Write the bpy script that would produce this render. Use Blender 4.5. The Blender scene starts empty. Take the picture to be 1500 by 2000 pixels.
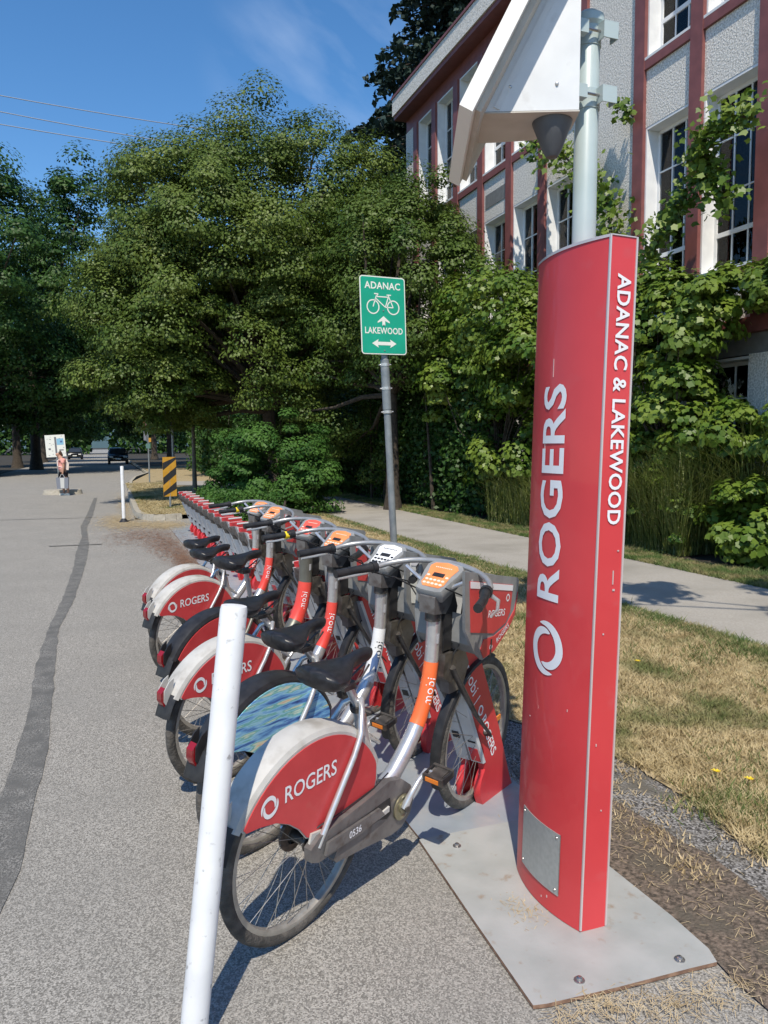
import bpy, bmesh, math, random
import numpy as np
from mathutils import Matrix, Vector, Euler
random.seed(7); rng = np.random.default_rng(7)
R = math.radians
scene = bpy.context.scene
COL = scene.collection

# ------------------------------------------------------------------ camera
CAM_H = 1.6
pitch, roll = R(5.03), R(-0.5)
yaw = math.atan(545/1500*math.cos(pitch))
f = Vector((math.sin(yaw)*math.cos(pitch), math.cos(yaw)*math.cos(pitch), -math.sin(pitch)))
r0 = Vector((math.cos(yaw), -math.sin(yaw), 0)); u0 = r0.cross(f)
c_, s_ = math.cos(-roll), math.sin(-roll)
rr = r0*c_ - u0*s_; uu = r0*s_ + u0*c_
cam_data = bpy.data.cameras.new('camera'); cam = bpy.data.objects.new('camera', cam_data); COL.objects.link(cam)
cam.matrix_world = Matrix(((rr.x, uu.x, -f.x, 0), (rr.y, uu.y, -f.y, 0), (rr.z, uu.z, -f.z, CAM_H), (0, 0, 0, 1)))
cam_data.sensor_fit = 'VERTICAL'; cam_data.sensor_height = 24; cam_data.lens = 24*1500/2000
cam_data.clip_start = .05; cam_data.clip_end = 3000
scene.camera = cam
# ------------------------------------------------------------------ light
SUN_AZ, SUN_EL = R(21.5), R(54)            # light travels towards +Y, a little to +X
d = Vector((math.sin(SUN_AZ)*math.cos(SUN_EL), math.cos(SUN_AZ)*math.cos(SUN_EL), -math.sin(SUN_EL)))
sd = bpy.data.lights.new('sun', 'SUN'); sd.energy = 4.3; sd.angle = R(.53); sd.color = (1, .91, .77)
sun = bpy.data.objects.new('sun', sd); COL.objects.link(sun)
sun.rotation_euler = d.to_track_quat('-Z', 'Y').to_euler()
w = bpy.data.worlds.new('World'); scene.world = w; w.use_nodes = True
nt = w.node_tree; nt.nodes.clear()
out = nt.nodes.new('ShaderNodeOutputWorld'); bg = nt.nodes.new('ShaderNodeBackground'); sky = nt.nodes.new('ShaderNodeTexSky')
sky.sky_type = 'NISHITA'; sky.sun_disc = False; sky.sun_elevation = SUN_EL; sky.sun_rotation = SUN_AZ + math.pi
sky.air_density = 1.0; sky.dust_density = .15; sky.ozone_density = 3.0
bg.inputs['Strength'].default_value = .14
# a thin cirrus wisp, laid into the sky by direction
tc = nt.nodes.new('ShaderNodeTexCoord'); mp = nt.nodes.new('ShaderNodeMapping'); mp.vector_type = 'TEXTURE'
cd = (f*1500 + rr*(-115) + uu*860).normalized()
nz = nt.nodes.new('ShaderNodeTexNoise'); nz.inputs['Scale'].default_value = 5; nz.inputs['Detail'].default_value = 7
mp.inputs['Scale'].default_value = (1.6, 1.0, .5); mp.inputs['Rotation'].default_value = (0, .5, .4)
nt.links.new(tc.outputs['Generated'], mp.inputs['Vector']); nt.links.new(mp.outputs[0], nz.inputs['Vector'])
dp = nt.nodes.new('ShaderNodeVectorMath'); dp.operation = 'DOT_PRODUCT'; dp.inputs[1].default_value = cd
nt.links.new(tc.outputs['Generated'], dp.inputs[0])
mr = nt.nodes.new('ShaderNodeMapRange'); mr.inputs[1].default_value = .989; mr.inputs[2].default_value = 1.0; mr.interpolation_type = 'SMOOTHSTEP'
nt.links.new(dp.outputs['Value'], mr.inputs[0])
mr2 = nt.nodes.new('ShaderNodeMapRange'); mr2.inputs[1].default_value = .42; mr2.inputs[2].default_value = .75
nt.links.new(nz.outputs['Fac'], mr2.inputs[0])
mu = nt.nodes.new('ShaderNodeMath'); mu.operation = 'MULTIPLY'; nt.links.new(mr.outputs[0], mu.inputs[0]); nt.links.new(mr2.outputs[0], mu.inputs[1])
mu2 = nt.nodes.new('ShaderNodeMath'); mu2.operation = 'MULTIPLY'; mu2.inputs[1].default_value = .42; nt.links.new(mu.outputs[0], mu2.inputs[0])
mx = nt.nodes.new('ShaderNodeMix'); mx.data_type = 'RGBA'; mx.inputs[7].default_value = (5.5, 6.2, 7.4, 1)
hs = nt.nodes.new('ShaderNodeHueSaturation'); hs.inputs['Saturation'].default_value = 1.24
nt.links.new(sky.outputs[0], hs.inputs['Color'])
nt.links.new(mu2.outputs[0], mx.inputs[0]); nt.links.new(hs.outputs[0], mx.inputs[6]); nt.links.new(mx.outputs[2], bg.inputs['Color'])
nt.links.new(bg.outputs[0], out.inputs[0])
scene.view_settings.view_transform = 'Standard'; scene.view_settings.look = 'None'
scene.view_settings.exposure = 0.28; scene.view_settings.gamma = 1; scene.view_settings.use_curve_mapping = False

# ------------------------------------------------------------------ materials
MATS = {}
def mat(name, c1, c2=None, scale=20, rough=.6, metal=0, bump=0, bscale=None, detail=5, coat=0, lo=.35, hi=.65, c3=None, s3=3, t3=(.5, .65), trans=0, spec=.5, kind='noise'):
    if name in MATS: return MATS[name]
    m = bpy.data.materials.new(name); m.use_nodes = True; n = m.node_tree; N = n.nodes; L = n.links
    b = N['Principled BSDF']; b.inputs['Roughness'].default_value = rough; b.inputs['Metallic'].default_value = metal
    b.inputs['Coat Weight'].default_value = coat; b.inputs['Specular IOR Level'].default_value = spec
    tcn = N.new('ShaderNodeTexCoord'); co = tcn.outputs['Object']
    def noise(sc, det=detail):
        if kind == 'voronoi':
            q = N.new('ShaderNodeTexVoronoi'); q.inputs['Scale'].default_value = sc; L.new(co, q.inputs['Vector'])
            bw = N.new('ShaderNodeRGBToBW'); L.new(q.outputs['Color'], bw.inputs[0]); return bw.outputs[0]
        q = N.new('ShaderNodeTexNoise'); q.inputs['Scale'].default_value = sc; q.inputs['Detail'].default_value = det
        L.new(co, q.inputs['Vector']); return q.outputs['Fac']
    col = None
    if c2 is not None:
        r = N.new('ShaderNodeValToRGB'); r.color_ramp.elements[0].position = lo; r.color_ramp.elements[1].position = hi
        r.color_ramp.elements[0].color = (*c1, 1); r.color_ramp.elements[1].color = (*c2, 1)
        L.new(noise(scale), r.inputs[0]); col = r.outputs[0]
    if c3 is not None:
        q = N.new('ShaderNodeTexNoise'); q.inputs['Scale'].default_value = s3; q.inputs['Detail'].default_value = 6; L.new(co, q.inputs['Vector'])
        k = N.new('ShaderNodeMapRange'); k.inputs[1].default_value = t3[0]; k.inputs[2].default_value = t3[1]; L.new(q.outputs['Fac'], k.inputs[0])
        x = N.new('ShaderNodeMix'); x.data_type = 'RGBA'; L.new(k.outputs[0], x.inputs[0])
        if col: L.new(col, x.inputs[6])
        else: x.inputs[6].default_value = (*c1, 1)
        x.inputs[7].default_value = (*c3, 1); col = x.outputs[2]
    if col: L.new(col, b.inputs['Base Color'])
    else: b.inputs['Base Color'].default_value = (*c1, 1)
    if bump:
        bp = N.new('ShaderNodeBump'); bp.inputs['Strength'].default_value = bump; bp.inputs['Distance'].default_value = .01
        q = N.new('ShaderNodeTexNoise'); q.inputs['Scale'].default_value = bscale or scale; q.inputs['Detail'].default_value = 5; L.new(co, q.inputs['Vector'])
        L.new(q.outputs['Fac'], bp.inputs['Height']); L.new(bp.outputs[0], b.inputs['Normal'])
    if trans:
        tr = N.new('ShaderNodeBsdfTranslucent'); ms = N.new('ShaderNodeMixShader'); ms.inputs[0].default_value = trans
        if col: L.new(col, tr.inputs[0])
        else: tr.inputs[0].default_value = (*c1, 1)
        L.new(b.outputs[0], ms.inputs[1]); L.new(tr.outputs[0], ms.inputs[2]); L.new(ms.outputs[0], N['Material Output'].inputs[0])
    MATS[name] = m; return m

red_paint = mat('red_totem_paint', (.52, .036, .042), (.58, .044, .050), 3, .5, coat=.25, c3=(.52, .065, .07), s3=9, t3=(.62, .8))
red_panel = mat('red_panel', (.50, .040, .044), (.56, .052, .056), 12, .42, coat=.1, c3=(.5, .09, .08), s3=14, t3=(.6, .8))
red_dock = mat('red_dock', (.50, .032, .038), (.56, .042, .048), 8, .42, coat=.1, c3=(.4, .05, .05), s3=20, t3=(.62, .8))
white_print = mat('white_print', (.78, .78, .80), rough=.5)
grey_print = mat('pale_print', (.72, .73, .76), rough=.5)
silver = mat('silver_tube', (.56, .56, .57), (.64, .64, .64), 40, .3, metal=.65, c3=(.40, .39, .38), s3=14, t3=(.52, .75))
darkmetal = mat('dark_metal', (.07, .065, .062), (.14, .13, .12), 30, .45, metal=.6)
guardgrey = mat('chain_guard_grey', (.15, .14, .138), (.20, .19, .185), 20, .4, metal=.4, c3=(.11, .09, .08), s3=25, t3=(.55, .7))
barm = mat('handlebar_grey', (.34, .345, .35), (.42, .42, .42), 20, .35, metal=.5)
ebike = mat('ebike_grey_green', (.16, .16, .14), (.2, .2, .175), 12, .4, metal=.5)
black = mat('black_plastic', (.016, .016, .018), (.028, .028, .03), 30, .42, spec=.4)
blacks = mat('saddle_black', (.012, .012, .014), (.022, .022, .026), 60, .36, bump=.05, bscale=200, spec=.4)
rubber = mat('tyre_rubber', (.05, .047, .043), (.11, .10, .09), 22, .85, bump=.7, bscale=90)
rimm = mat('rim_metal', (.36, .34, .31), (.46, .44, .40), 25, .42, metal=.55)
spokem = mat('spoke_metal', (.26, .23, .20), (.42, .39, .35), 30, .38, metal=.6)
fenderw = mat('fender_pale', (.42, .41, .385), (.50, .49, .465), 10, .55, c3=(.30, .28, .25), s3=12, t3=(.5, .75))
orange = mat('orange_band', (.80, .14, .035), (.86, .17, .05), 10, .4, coat=.1)
redband = mat('red_band', (.68, .06, .045), (.75, .08, .06), 10, .4, coat=.1)
whiteband = mat('white_band', (.68, .69, .70), (.76, .77, .78), 10, .45)
consolegrey = mat('console_grey', (.20, .205, .205), (.26, .265, .265), 16, .5)
orangepad = mat('orange_keypad', (.80, .23, .07), (.86, .28, .10), 12, .45)
redpad = mat('red_keypad', (.75, .09, .06), (.8, .12, .08), 12, .45)
whitepad = mat('white_keypad', (.70, .72, .75), (.78, .8, .82), 12, .45)
reflr = mat('red_reflector', (.25, .008, .012), rough=.15, coat=.8)
reflo = mat('orange_reflector', (.75, .22, .03), rough=.3, coat=.5)
alum = mat('dock_aluminium', (.50, .51, .52), (.58, .59, .60), 12, .5, metal=.0, c3=(.5, .5, .5), s3=10, t3=(.5, .8))
trim = mat('totem_trim', (.62, .55, .54), rough=.4, metal=.4)
plate_l = mat('steel_plate_pale', (.33, .345, .335), (.40, .41, .40), 6, .5, metal=.1, c3=(.30, .25, .20), s3=17, t3=(.62, .74), bump=.08, bscale=30)
plate_d = mat('steel_plate_blue', (.30, .34, .38), (.36, .40, .44), 7, .45, metal=.25, c3=(.40, .41, .42), s3=5, t3=(.5, .62), bump=.08, bscale=30)
rust = mat('rusty_edge', (.16, .09, .06), (.28, .17, .11), 40, .8)
badge = mat('brushed_plate', (.36, .38, .38), (.42, .44, .44), 60, .4, metal=.5)
boltm = mat('bolt_steel', (.45, .43, .42), rough=.25, metal=.9)
polem = mat('pale_blue_grey_paint', (.36, .44, .45), (.41, .49, .50), 6, .38, coat=.15)
boxm = mat('white_box_paint', (.62, .64, .66), (.70, .72, .74), 8, .5, c3=(.55, .56, .57), s3=16, t3=(.6, .75))
framew = mat('panel_frame_white', (.80, .79, .76), rough=.4)
tape = mat('beige_panel_back', (.46, .43, .38), (.52, .49, .44), 12, .6)
cell = mat('solar_cell', (.01, .015, .04), rough=.12, coat=.6)
antenna = mat('dark_lamp_cone', (.07, .075, .085), (.10, .105, .115), 12, .5)
bollm = mat('bollard_white', (.66, .67, .69), (.76, .77, .78), 7, .45, c3=(.33, .33, .33), s3=32, t3=(.63, .72))
green = mat('sign_green', (.003, .30, .19), (.004, .34, .22), 5, .45)
galv = mat('galvanised_steel', (.20, .225, .24), (.27, .29, .30), 14, .45, metal=.4)
asphalt = mat('asphalt', (.155, .148, .134), (.41, .392, .357), 210, .95, bump=.5, bscale=190, lo=.25, hi=.8, c3=(.21, .205, .19), s3=1.3, t3=(.40, 1.2), spec=.25, kind='voronoi')
asph2 = mat('asphalt_old_patch', (.06, .057, .053), (.36, .35, .34), 130, .95, bump=.8, bscale=140, lo=.3, hi=.85, c3=(.13, .12, .10), s3=4, spec=.25, kind='voronoi')
seal = mat('crack_sealant', (.085, .084, .078), (.32, .31, .29), 210, .85, bump=.4, bscale=120, lo=.35, hi=.95, c3=(.105, .104, .098), s3=7, t3=(.38, .66), kind='voronoi')
concrete = mat('path_concrete', (.29, .27, .24), (.36, .34, .305), 60, .9, bump=.25, bscale=120, c3=(.25, .235, .205), s3=1.2, t3=(.45, .7))
kerbm = mat('kerb_concrete', (.30, .275, .225), (.40, .37, .31), 14, .9, bump=.5, bscale=60)
drysoil = mat('dry_lawn_soil', (.26, .20, .11), (.42, .34, .20), 28, .95, bump=.8, bscale=80, c3=(.14, .13, .06), s3=1.6, t3=(.58, .74))
darksoil = mat('dark_soil', (.05, .04, .03), (.20, .155, .12), 75, .95, bump=1.0, bscale=90, c3=(.10, .085, .065), s3=6)
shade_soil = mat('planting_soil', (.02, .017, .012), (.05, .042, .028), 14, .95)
stucco = mat('pebbledash', (.46, .44, .40), (.82, .79, .74), 36, .9, bump=1.0, bscale=36, lo=.38, hi=.62)
smoothw = mat('grey_render', (.15, .155, .155), (.19, .195, .195), 8, .85)
maroon = mat('maroon_paint', (.18, .062, .058), (.23, .08, .074), 5, .55)
whitew = mat('white_joinery', (.70, .71, .72), (.78, .79, .79), 5, .5)
curtain = mat('curtain', (.74, .72, .70), (.86, .84, .82), 9, .9, trans=.3)
roomd = mat('pale_room', (.42, .42, .43), rough=.9)
bark = mat('bark', (.035, .027, .02), (.075, .06, .045), 14, .95, bump=.9, bscale=30)
bark2 = mat('pale_bark', (.13, .11, .085), (.2, .175, .135), 14, .95, bump=.9, bscale=30)
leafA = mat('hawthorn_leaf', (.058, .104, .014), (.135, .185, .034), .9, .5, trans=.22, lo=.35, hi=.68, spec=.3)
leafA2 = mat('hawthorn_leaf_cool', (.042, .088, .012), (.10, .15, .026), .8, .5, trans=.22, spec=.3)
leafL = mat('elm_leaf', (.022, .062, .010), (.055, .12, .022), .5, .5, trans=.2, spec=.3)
leafC = mat('conifer_needle', (.010, .026, .020), (.028, .052, .040), .5, .6, trans=.05, spec=.3)
leafB = mat('bush_leaf', (.028, .085, .016), (.075, .16, .03), 2, .55, trans=.2, spec=.2)
leafV = mat('vine_leaf', (.062, .13, .012), (.18, .25, .035), 1.7, .45, trans=.28, spec=.4)
grassg = mat('grass_mixed', (.36, .28, .14), (.58, .48, .28), 9, .8, trans=.2, c3=(.15, .17, .055), s3=1.6, t3=(.53, .68))
grassd = mat('grass_verge', (.30, .25, .12), (.13, .18, .05), 5, .8, trans=.2, c3=(.08, .14, .03), s3=2.5, t3=(.45, .6))
straw = mat('dry_straw', (.36, .27, .145), (.52, .42, .26), 12, .85)
pinen = mat('brown_litter', (.16, .08, .05), (.26, .15, .09), 12, .9)
blade = mat('long_grass_blade', (.075, .115, .02), (.20, .23, .06), 14, .5, trans=.25, c3=(.42, .35, .2), s3=25, t3=(.60, .7))
yellow = mat('dandelion_yellow', (.85, .62, .02), rough=.6)
chevy = mat('chevron_yellow_shaded', (.42, .21, .015), (.5, .26, .02), 8, .5)  # yellow darkened so the hawthorn's shade sits in the colour
signw = mat('sign_white', (.72, .73, .68), rough=.5)
signback = mat('sign_back_grey', (.16, .165, .18), (.2, .2, .22), 4, .5, metal=.3)
bluep = mat('map_blue', (.22, .45, .62), rough=.5)
carb = mat('black_car_paint', (.012, .012, .014), rough=.2, coat=1)
carw = mat('white_car_paint', (.7, .71, .72), rough=.25, coat=1)
carg = mat('car_glass', (.03, .035, .04), rough=.06, coat=.5)
skin = mat('skin', (.42, .23, .16), rough=.55)
pink = mat('pink_cloth', (.72, .30, .26), (.78, .38, .33), 60, .8)
pale = mat('pale_cloth', (.72, .62, .58), rough=.8)
darkc = mat('dark_cloth', (.025, .02, .03), rough=.85)
hairm = mat('brown_hair', (.09, .05, .03), rough=.6)
bagg = mat('bag_grey', (.20, .22, .27), rough=.7)
bagw = mat('bag_pale', (.55, .56, .55), rough=.7)
bluem = mat('blue_map_print', (.08, .14, .30), rough=.5)
qr = mat('sticker_dark', (.12, .12, .12), rough=.5)
def glass_mat():
    m = bpy.data.materials.new('window_glass'); m.use_nodes = True; N = m.node_tree.nodes; L = m.node_tree.links
    N.remove(N['Principled BSDF'])
    t = N.new('ShaderNodeBsdfTransparent'); t.inputs[0].default_value = (.97, .98, .98, 1)
    g = N.new('ShaderNodeBsdfGlossy'); g.inputs['Roughness'].default_value = .03
    fr = N.new('ShaderNodeFresnel'); fr.inputs[0].default_value = 1.42
    ms = N.new('ShaderNodeMixShader'); L.new(fr.outputs[0], ms.inputs[0]); L.new(t.outputs[0], ms.inputs[1]); L.new(g.outputs[0], ms.inputs[2])
    L.new(ms.outputs[0], N['Material Output'].inputs[0]); return m
glass = glass_mat()
mirror = mat('mirror_glass', (.75, .75, .72), rough=.06, metal=1)
def swirl_mat():
    m = bpy.data.materials.new('painted_swirl'); m.use_nodes = True; N = m.node_tree.nodes; L = m.node_tree.links
    b = N['Principled BSDF']; b.inputs['Roughness'].default_value = .4
    t = N.new('ShaderNodeTexCoord'); mp = N.new('ShaderNodeMapping'); mp.inputs['Rotation'].default_value = (0, R(22), 0); mp.inputs['Scale'].default_value = (4.5, 3, 34)
    n1 = N.new('ShaderNodeTexNoise'); n1.inputs['Scale'].default_value = 1.3; n1.inputs['Detail'].default_value = 5; n1.inputs['Distortion'].default_value = .25
    r = N.new('ShaderNodeValToRGB'); cr = r.color_ramp
    cols = [(.28, (.02, .05, .16)), (.38, (.05, .14, .42)), (.46, (.17, .42, .72)), (.52, (.33, .62, .76)), (.57, (.12, .42, .40)), (.62, (.55, .70, .60)), (.68, (.78, .55, .32)), (.76, (.10, .25, .6))]
    cr.elements[0].position = cols[0][0]; cr.elements[0].color = (*cols[0][1], 1); cr.elements[1].position = cols[-1][0]; cr.elements[1].color = (*cols[-1][1], 1)
    for p, c in cols[1:-1]: e = cr.elements.new(p); e.color = (*c, 1)
    L.new(t.outputs['Object'], mp.inputs[0]); L.new(mp.outputs[0], n1.inputs['Vector']); L.new(n1.outputs['Fac'], r.inputs[0]); L.new(r.outputs[0], b.inputs['Base Color'])
    return m
swirl = swirl_mat()

# ------------------------------------------------------------------ mesh helpers
class MB:
    def __init__(s): s.v = []; s.f = []; s.m = []; s.mats = []
    def mi(s, m):
        if m not in s.mats: s.mats.append(m)
        return s.mats.index(m)
    def add(s, V, F, m, M=None):
        o = len(s.v); k = s.mi(m)
        for p in V:
            p = Vector(p); s.v.append(tuple(M @ p) if M is not None else tuple(p))
        for q in F: s.f.append(tuple(i+o for i in q)); s.m.append(k)
        return s
    def box(s, x0, x1, y0, y1, z0, z1, m, M=None):
        V = [(x, y, z) for x in (x0, x1) for y in (y0, y1) for z in (z0, z1)]
        return s.add(V, [(0, 1, 3, 2), (4, 6, 7, 5), (0, 4, 5, 1), (2, 3, 7, 6), (0, 2, 6, 4), (1, 5, 7, 3)], m, M)
    def tube(s, P, r, m, n=8, M=None, cap=True, flat=1.0):
        P = [Vector(p) for p in P]; rs = r if isinstance(r, (list, tuple)) else [r]*len(P)
        V = []; F = []; prev = None
        for i, p in enumerate(P):
            t = (P[min(i+1, len(P)-1)] - P[max(i-1, 0)]).normalized()
            if prev is None:
                a = Vector((0, 0, 1)) if abs(t.z) < .9 else Vector((0, 1, 0))
                x = t.cross(a).normalized()
            else: x = (prev - t*prev.dot(t)).normalized()
            prev = x; y = t.cross(x)
            for k in range(n):
                a = 2*math.pi*k/n; V.append(p + (x*math.cos(a) + y*math.sin(a)*flat)*rs[i])
        for i in range(len(P)-1):
            for k in range(n):
                F.append((i*n+k, i*n+(k+1) % n, (i+1)*n+(k+1) % n, (i+1)*n+k))
        if cap: F.append(tuple(range(n-1, -1, -1))); F.append(tuple((len(P)-1)*n+k for k in range(n)))
        return s.add(V, F, m, M)
    def lathe(s, prof, m, n=24, M=None, close=False):
        # prof: (radius, height) about Z
        V = [(r*math.cos(2*math.pi*k/n), r*math.sin(2*math.pi*k/n), z) for r, z in prof for k in range(n)]
        F = [(i*n+k, i*n+(k+1) % n, (i+1)*n+(k+1) % n, (i+1)*n+k) for i in range(len(prof)-1) for k in range(n)]
        if close:
            i = len(prof)-1; F += [(i*n+k, i*n+(k+1) % n, (k+1) % n, k) for k in range(n)]
        return s.add(V, F, m, M)
    def prism(s, poly, t0, t1, m, M=None, m2=None):
        # poly in (x,z); extruded along y from t0 to t1
        n = len(poly); V = [(x, t0, z) for x, z in poly] + [(x, t1, z) for x, z in poly]
        s.add(V, [tuple(range(n)), tuple(range(2*n-1, n-1, -1))], m, M)
        return s.add(V, [(i, i+n, (i+1) % n+n, (i+1) % n) for i in range(n)], m2 or m, M)
    def mesh(s, name, smooth=False):
        me = bpy.data.meshes.new(name); me.from_pydata(s.v, [], s.f)
        for m in s.mats: me.materials.append(m)
        me.polygons.foreach_set('material_index', s.m)
        bm = bmesh.new(); bm.from_mesh(me); bmesh.ops.recalc_face_normals(bm, faces=bm.faces)
        bm.to_mesh(me); bm.free()
        if smooth:
            me.polygons.foreach_set('use_smooth', [True]*len(me.polygons))
            try: me.set_sharp_from_angle(angle=R(40))
            except Exception: pass
        return me
def put(name, me, parent=None, loc=None, rot=None, M=None):
    if isinstance(me, MB): me = me.mesh(name, True)
    o = bpy.data.objects.new(name, me); COL.objects.link(o)
    if parent: o.parent = parent
    if loc is not None: o.location = loc
    if rot is not None: o.rotation_euler = rot
    if M is not None: o.matrix_local = M
    return o
def tag(o, label=None, cat=None, group=None, kind=None):
    if label: o['label'] = label
    if cat: o['category'] = cat
    if group: o['group'] = group
    if kind: o['kind'] = kind
    return o
def thing(name, label, cat, loc=(0, 0, 0), rot=(0, 0, 0), group=None):
    o = bpy.data.objects.new(name, None); COL.objects.link(o); o.location = loc; o.rotation_euler = rot
    return tag(o, label, cat, group)
CACHE = {}
def inst(name, key, fn, parent, **kw):
    if key not in CACHE:
        r = fn(); CACHE[key] = r.mesh(name, True) if isinstance(r, MB) else r
    return put(name, CACHE[key], parent, **kw)

TC = {}
def text_mesh(txt, size, offset=0.0, spacing=1.0, sx=1.0, m=None, cut=None, bold=0):
    key = (txt, size, offset, spacing, sx, m.name)
    if key in TC: return TC[key]
    cu = bpy.data.curves.new('t', 'FONT'); cu.body = txt; cu.size = size; cu.align_x = 'CENTER'; cu.align_y = 'CENTER'
    cu.offset = offset*size; cu.space_character = spacing; cu.fill_mode = 'FRONT'; cu.resolution_u = 3
    ob = bpy.data.objects.new('t', cu); COL.objects.link(ob)
    dg = bpy.context.evaluated_depsgraph_get(); me = bpy.data.meshes.new_from_object(ob.evaluated_get(dg))
    bpy.data.objects.remove(ob); bpy.data.curves.remove(cu)
    for v in me.vertices: v.co.x *= sx
    me.materials.clear(); me.materials.append(m); me.name = 'lettering'
    TC[key] = me; return me
def axes(o, x, y):  # matrix with given origin, x axis, y axis
    x = Vector(x).normalized(); y = Vector(y); y = (y - x*y.dot(x)).normalized(); z = x.cross(y)
    return Matrix(((x.x, y.x, z.x, o[0]), (x.y, y.y, z.y, o[1]), (x.z, y.z, z.z, o[2]), (0, 0, 0, 1)))
def logo_mb(r, m):
    b = MB()
    for q in range(2):
        a0 = R(28 + 180*q); n = 30; o_ = []; i_ = []
        for k in range(n+1):
            t = k/n; a = a0 - R(232)*t
            ro = r*(1 - .36*max(0, (t-.52)/.48)**1.15); wd = r*(.012 + .37*math.sin(math.pi*min(1, t))**.62)
            ri = max(ro - wd, r*.2)
            o_.append((ro*math.cos(a), ro*math.sin(a), 0)); i_.append((ri*math.cos(a), ri*math.sin(a), 0))
        V = o_+i_; b.add(V, [(k, k+1, n+2+k, n+1+k) for k in range(n)], m)
    return b

# leaves: array of little faces
def leaf_mesh(name, P, Nrm, size, m, shape='diamond', jitter=.35, up=None):
    n = len(P); Nrm = Nrm/np.maximum(np.linalg.norm(Nrm, axis=1, keepdims=True), 1e-6)
    a = rng.normal(size=(n, 3)); X = np.cross(Nrm, a); X /= np.maximum(np.linalg.norm(X, axis=1, keepdims=True), 1e-6)
    Y = np.cross(Nrm, X); s = size*rng.uniform(.6, 1.3, n)[:, None] if np.isscalar(size) else size[:, None]
    if shape == 'diamond': pts = np.array([(-.5, 0, 0), (0, -.33, .06), (.5, 0, 0), (0, .33, .06)])
    elif shape == 'palm':
        ang = np.array([-170, -140, -115, -75, -50, -22, 0, 22, 50, 75, 115, 140]); rad = np.array([.30, .46, .38, .58, .44, .52, .78, .52, .44, .58, .38, .46])*.8
        pts = np.stack([rad*np.cos(np.radians(ang)), rad*np.sin(np.radians(ang)), -.45*rad**2], 1)
    elif shape == 'needle': pts = np.array([(-.5, -.09, 0), (.5, -.03, 0), (.5, .03, 0), (-.5, .09, 0)])
    k = len(pts)
    V = (P[:, None, :] + s[:, None]*(X[:, None, :]*pts[None, :, 0:1] + Y[:, None, :]*pts[None, :, 1:2] + Nrm[:, None, :]*pts[None, :, 2:3])).reshape(-1, 3)
    return raw_mesh(name, V, k, m)
def raw_mesh(name, V, k, m):
    me = bpy.data.meshes.new(name); n = len(V)//k
    me.vertices.add(len(V)); me.vertices.foreach_set('co', V.astype(np.float32).ravel())
    me.loops.add(len(V)); me.loops.foreach_set('vertex_index', np.arange(len(V), dtype=np.int32))
    me.polygons.add(n); me.polygons.foreach_set('loop_start', np.arange(0, len(V), k, dtype=np.int32))
    try: me.polygons.foreach_set('loop_total', np.full(n, k, dtype=np.int32))
    except Exception: pass
    me.update(calc_edges=True); me.validate(); me.materials.append(m); return me
def sphere_pts(n):
    a = rng.normal(size=(n, 3)); return a/np.linalg.norm(a, axis=1, keepdims=True)
def crown_pts(cen, rad, nclump, nleaf, rc, droop=.25, shell=(.55, 1.0), zmin=-1.0, keep=None):
    """clumped crown: returns leaf positions, normals, clump centres"""
    cen = np.array(cen); rad = np.array(rad)
    D = sphere_pts(nclump*3); D = D[D[:, 2] > zmin][:nclump]
    fr = rng.uniform(shell[0], shell[1], len(D))**.7
    lump = 1 + .16*np.sin(D[:, 0]*5+1)*np.cos(D[:, 1]*6+2) + .12*np.sin(D[:, 2]*8 + D[:, 0]*4)
    C = cen + D*rad*(fr*lump)[:, None]
    if keep is not None: C = C[keep(C)]
    nc = len(C); per = nleaf//max(nc, 1); rcs = rc*rng.uniform(.6, 1.35, nc)
    S = sphere_pts(nc*per).reshape(nc, per, 3); q = rng.uniform(.25, 1.0, (nc, per, 1))**.5
    sc = np.stack([np.ones(nc), np.ones(nc), np.full(nc, .55)], 1)[:, None, :]*rcs[:, None, None]
    P = C[:, None, :] + S*q*sc
    P[..., 2] -= droop*rcs[:, None]*(q[..., 0]**2)*(1-np.abs(S[..., 2]))
    outd = (C - cen)/rad; outd /= np.linalg.norm(outd, axis=1, keepdims=True)
    Nn = S*1.1 + outd[:, None, :]*.6 + np.array([0, 0, .55]) + rng.normal(size=S.shape)*.33
    return P.reshape(-1, 3), Nn.reshape(-1, 3), C

# ================================================================== SETTING
def sheet(name, poly, z, m, kind='structure', sub=None):
    me = bpy.data.meshes.new(name); me.from_pydata([(x, y, z) for x, y in poly], [], [tuple(range(len(poly)))])
    me.materials.append(m); o = put(name, me); o['kind'] = kind
    bm = bmesh.new(); bm.from_mesh(me)
    bmesh.ops.recalc_face_normals(bm, faces=bm.faces)
    for fc in bm.faces:
        if fc.normal.z < 0: fc.normal_flip()
    bm.to_mesh(me); bm.free(); return o
def wob(a, b, n, amp, seed=0):
    rg = random.Random(seed); return [(a[0]+(b[0]-a[0])*i/n + rg.uniform(-amp, amp), a[1]+(b[1]-a[1])*i/n + rg.uniform(-amp, amp)*.4) for i in range(n+1)]
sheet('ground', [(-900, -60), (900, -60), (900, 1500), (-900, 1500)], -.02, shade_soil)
sheet('road', [(-16, -6), (1.9, -6), (2.0, 1.2), (2.0, 17.5), (.58, 17.6), (.6, 24), (.9, 36), (2.2, 46), (2.4, 500), (-6, 500), (-6, 48), (-16, 44)], 0, asphalt)
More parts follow.
